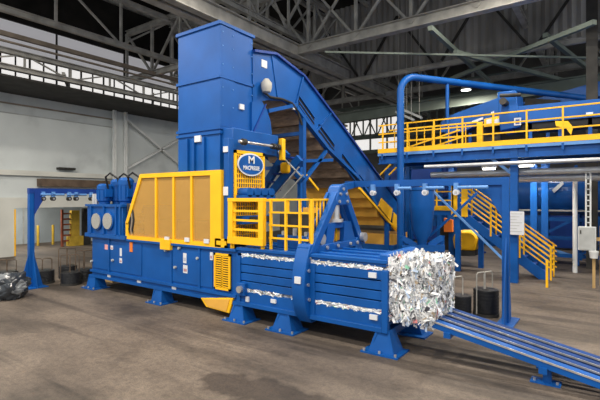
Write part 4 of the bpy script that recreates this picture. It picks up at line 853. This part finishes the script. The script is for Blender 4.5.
def coil(px, py, r, h, label, hair=.32, n=2, group='wire coils', rings=7, hm=ROOFS):
    g = G(px, py); t = thing('wire_coil', label, 'wire coil', g, group)
    prof = [(r * .55, .06), (r * .9, .05)]
    for i in range(rings): z = .06 + (h - .06) * i / rings; dz = (h - .06) / rings; prof += [(r * .97, z + dz * .05), (r, z + dz * .5), (r * .97, z + dz * .95)]
    prof += [(r * .9, h + .005), (r * .55, h)]
    MB().lathe(g, prof, 28).build('coil', WIRE, t); MB().cyl(g, g + Vector((0, 0, .06)), r * 1.02, 24).build('base_disc', DARKS, t)
    for i in range(n):
        o = RT * (r * .5 * (-1 if i == 0 else .55)) + FW * (.1 * i - .05); aa = RT * .11 + FW * .05; p = g + o
        MB().tube([p - aa + Vector((0, 0, .05)), p - aa + Vector((0, 0, h + hair - .04)), p - aa * .7 + Vector((0, 0, h + hair)), p + aa * .7 + Vector((0, 0, h + hair)), p + aa + Vector((0, 0, h + hair - .04)), p + aa + Vector((0, 0, .05))], .014, 6).build('hairpin', hm, t)
    return t
coil(486, 315, .26, .56, 'tall black wire coil with grey hairpin rods beside the flared blue post', .36, 2)
coil(462, 317, .19, .46, 'narrower black wire coil standing close behind the paper bale', .40, 1)
coil(43.5, 283, .29, .38, 'low black wire coil beside the flared post near the plastic bag', .34, 2, hm=BRNB)
coil(68, 277.5, .26, .38, 'black wire coil behind another coil by the hydraulic unit', .55, 2, hm=BRNB)
coil(71, 284.5, .27, .36, 'black wire coil in front of another coil by the hydraulic unit', .5, 2, hm=BRNB)
coil(85, 280.5, .25, .36, 'black wire coil tucked against the left foot of the baler', .55, 2, hm=BRNB)
coil(8, 281, .27, .30, 'black wire coil behind the crumpled plastic bag', .34, 2, hm=BRNB)
# crumpled bag
m, nt, b_ = new_mat('black_plastic_film'); b_.inputs['Base Color'].default_value = (.03, .035, .042, 1); b_.inputs['Roughness'].default_value = .18
m2 = paint('clear_plastic_film', (.16, .17, .18), .2, .3, 8)
g = G(9, 298); bm = bmesh.new(); bmesh.ops.create_icosphere(bm, subdivisions=5, radius=1)
mb = MB(); 
for v in bm.verts:
    c = v.co.copy(); q = 1 + .25 * noise.noise(c * 1.7) + .20 * abs(noise.noise(c * 3.5)) + .03 * noise.noise(c * 8)
    v.co = Vector((g.x, g.y, 0)) + RT * c.x * .47 * q + FW * c.y * .4 * q + Vector((0, 0, max(.0, .28 + c.z * .34 * q + .06 * noise.noise(c * 3))))
bm.verts.index_update(); mb.add([v.co for v in bm.verts], [tuple(v.index for v in f.verts) for f in bm.faces])
mb.mi = [1 if noise.noise(f.calc_center_median() * 3.5) > .3 else 0 for f in bm.faces]; bm.free()
tag(mb.build('plastic_bag', [m, m2]), 'crumpled black and clear plastic bag lying on the floor', 'bag')

# things in the room beyond the opening
for i, px in enumerate((38, 53)):
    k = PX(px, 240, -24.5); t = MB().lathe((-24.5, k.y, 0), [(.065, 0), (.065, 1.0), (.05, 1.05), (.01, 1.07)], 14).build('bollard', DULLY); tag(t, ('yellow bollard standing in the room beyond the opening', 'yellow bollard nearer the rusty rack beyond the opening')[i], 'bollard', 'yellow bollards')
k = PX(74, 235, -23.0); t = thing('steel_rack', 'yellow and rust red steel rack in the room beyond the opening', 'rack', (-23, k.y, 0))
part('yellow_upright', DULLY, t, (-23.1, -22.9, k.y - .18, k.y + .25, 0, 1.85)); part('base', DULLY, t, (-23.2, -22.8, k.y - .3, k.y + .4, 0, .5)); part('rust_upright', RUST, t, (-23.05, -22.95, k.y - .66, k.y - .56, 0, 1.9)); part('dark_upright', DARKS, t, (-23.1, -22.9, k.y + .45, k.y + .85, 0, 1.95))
for i in range(6): part('rung', RUST, t, (-23.05, -22.95, k.y - .6, k.y - .15, .25 + i * .28, .33 + i * .28))
tag(part('timber_beam', WOOD, None, (PY(99, 285, 7.3).x, PY(114, 285, 7.3).x, 7.25, 7.4, 0, .12)), 'pale timber lying on the floor under the baler body', 'timber')
# two pale strip lights under the far roof
for i, (a, b) in enumerate((((396, 112), (414, 120)), ((404, 110), (422, 118)))):
    p, q = PY(*a, 19.5), PY(*b, 19.5); t = MB().beam(p, q, .18, .1).build('strip_light', GREYL); tag(t, 'pale unlit strip light fixture hung above the platform railing', 'lamp', 'strip lights above the platform'); [MB().cyl(k, (k.x, k.y, 12.92), .012, 6).build('hanger', ROOFS, t) for k in (p.lerp(q, .15), p.lerp(q, .85))]
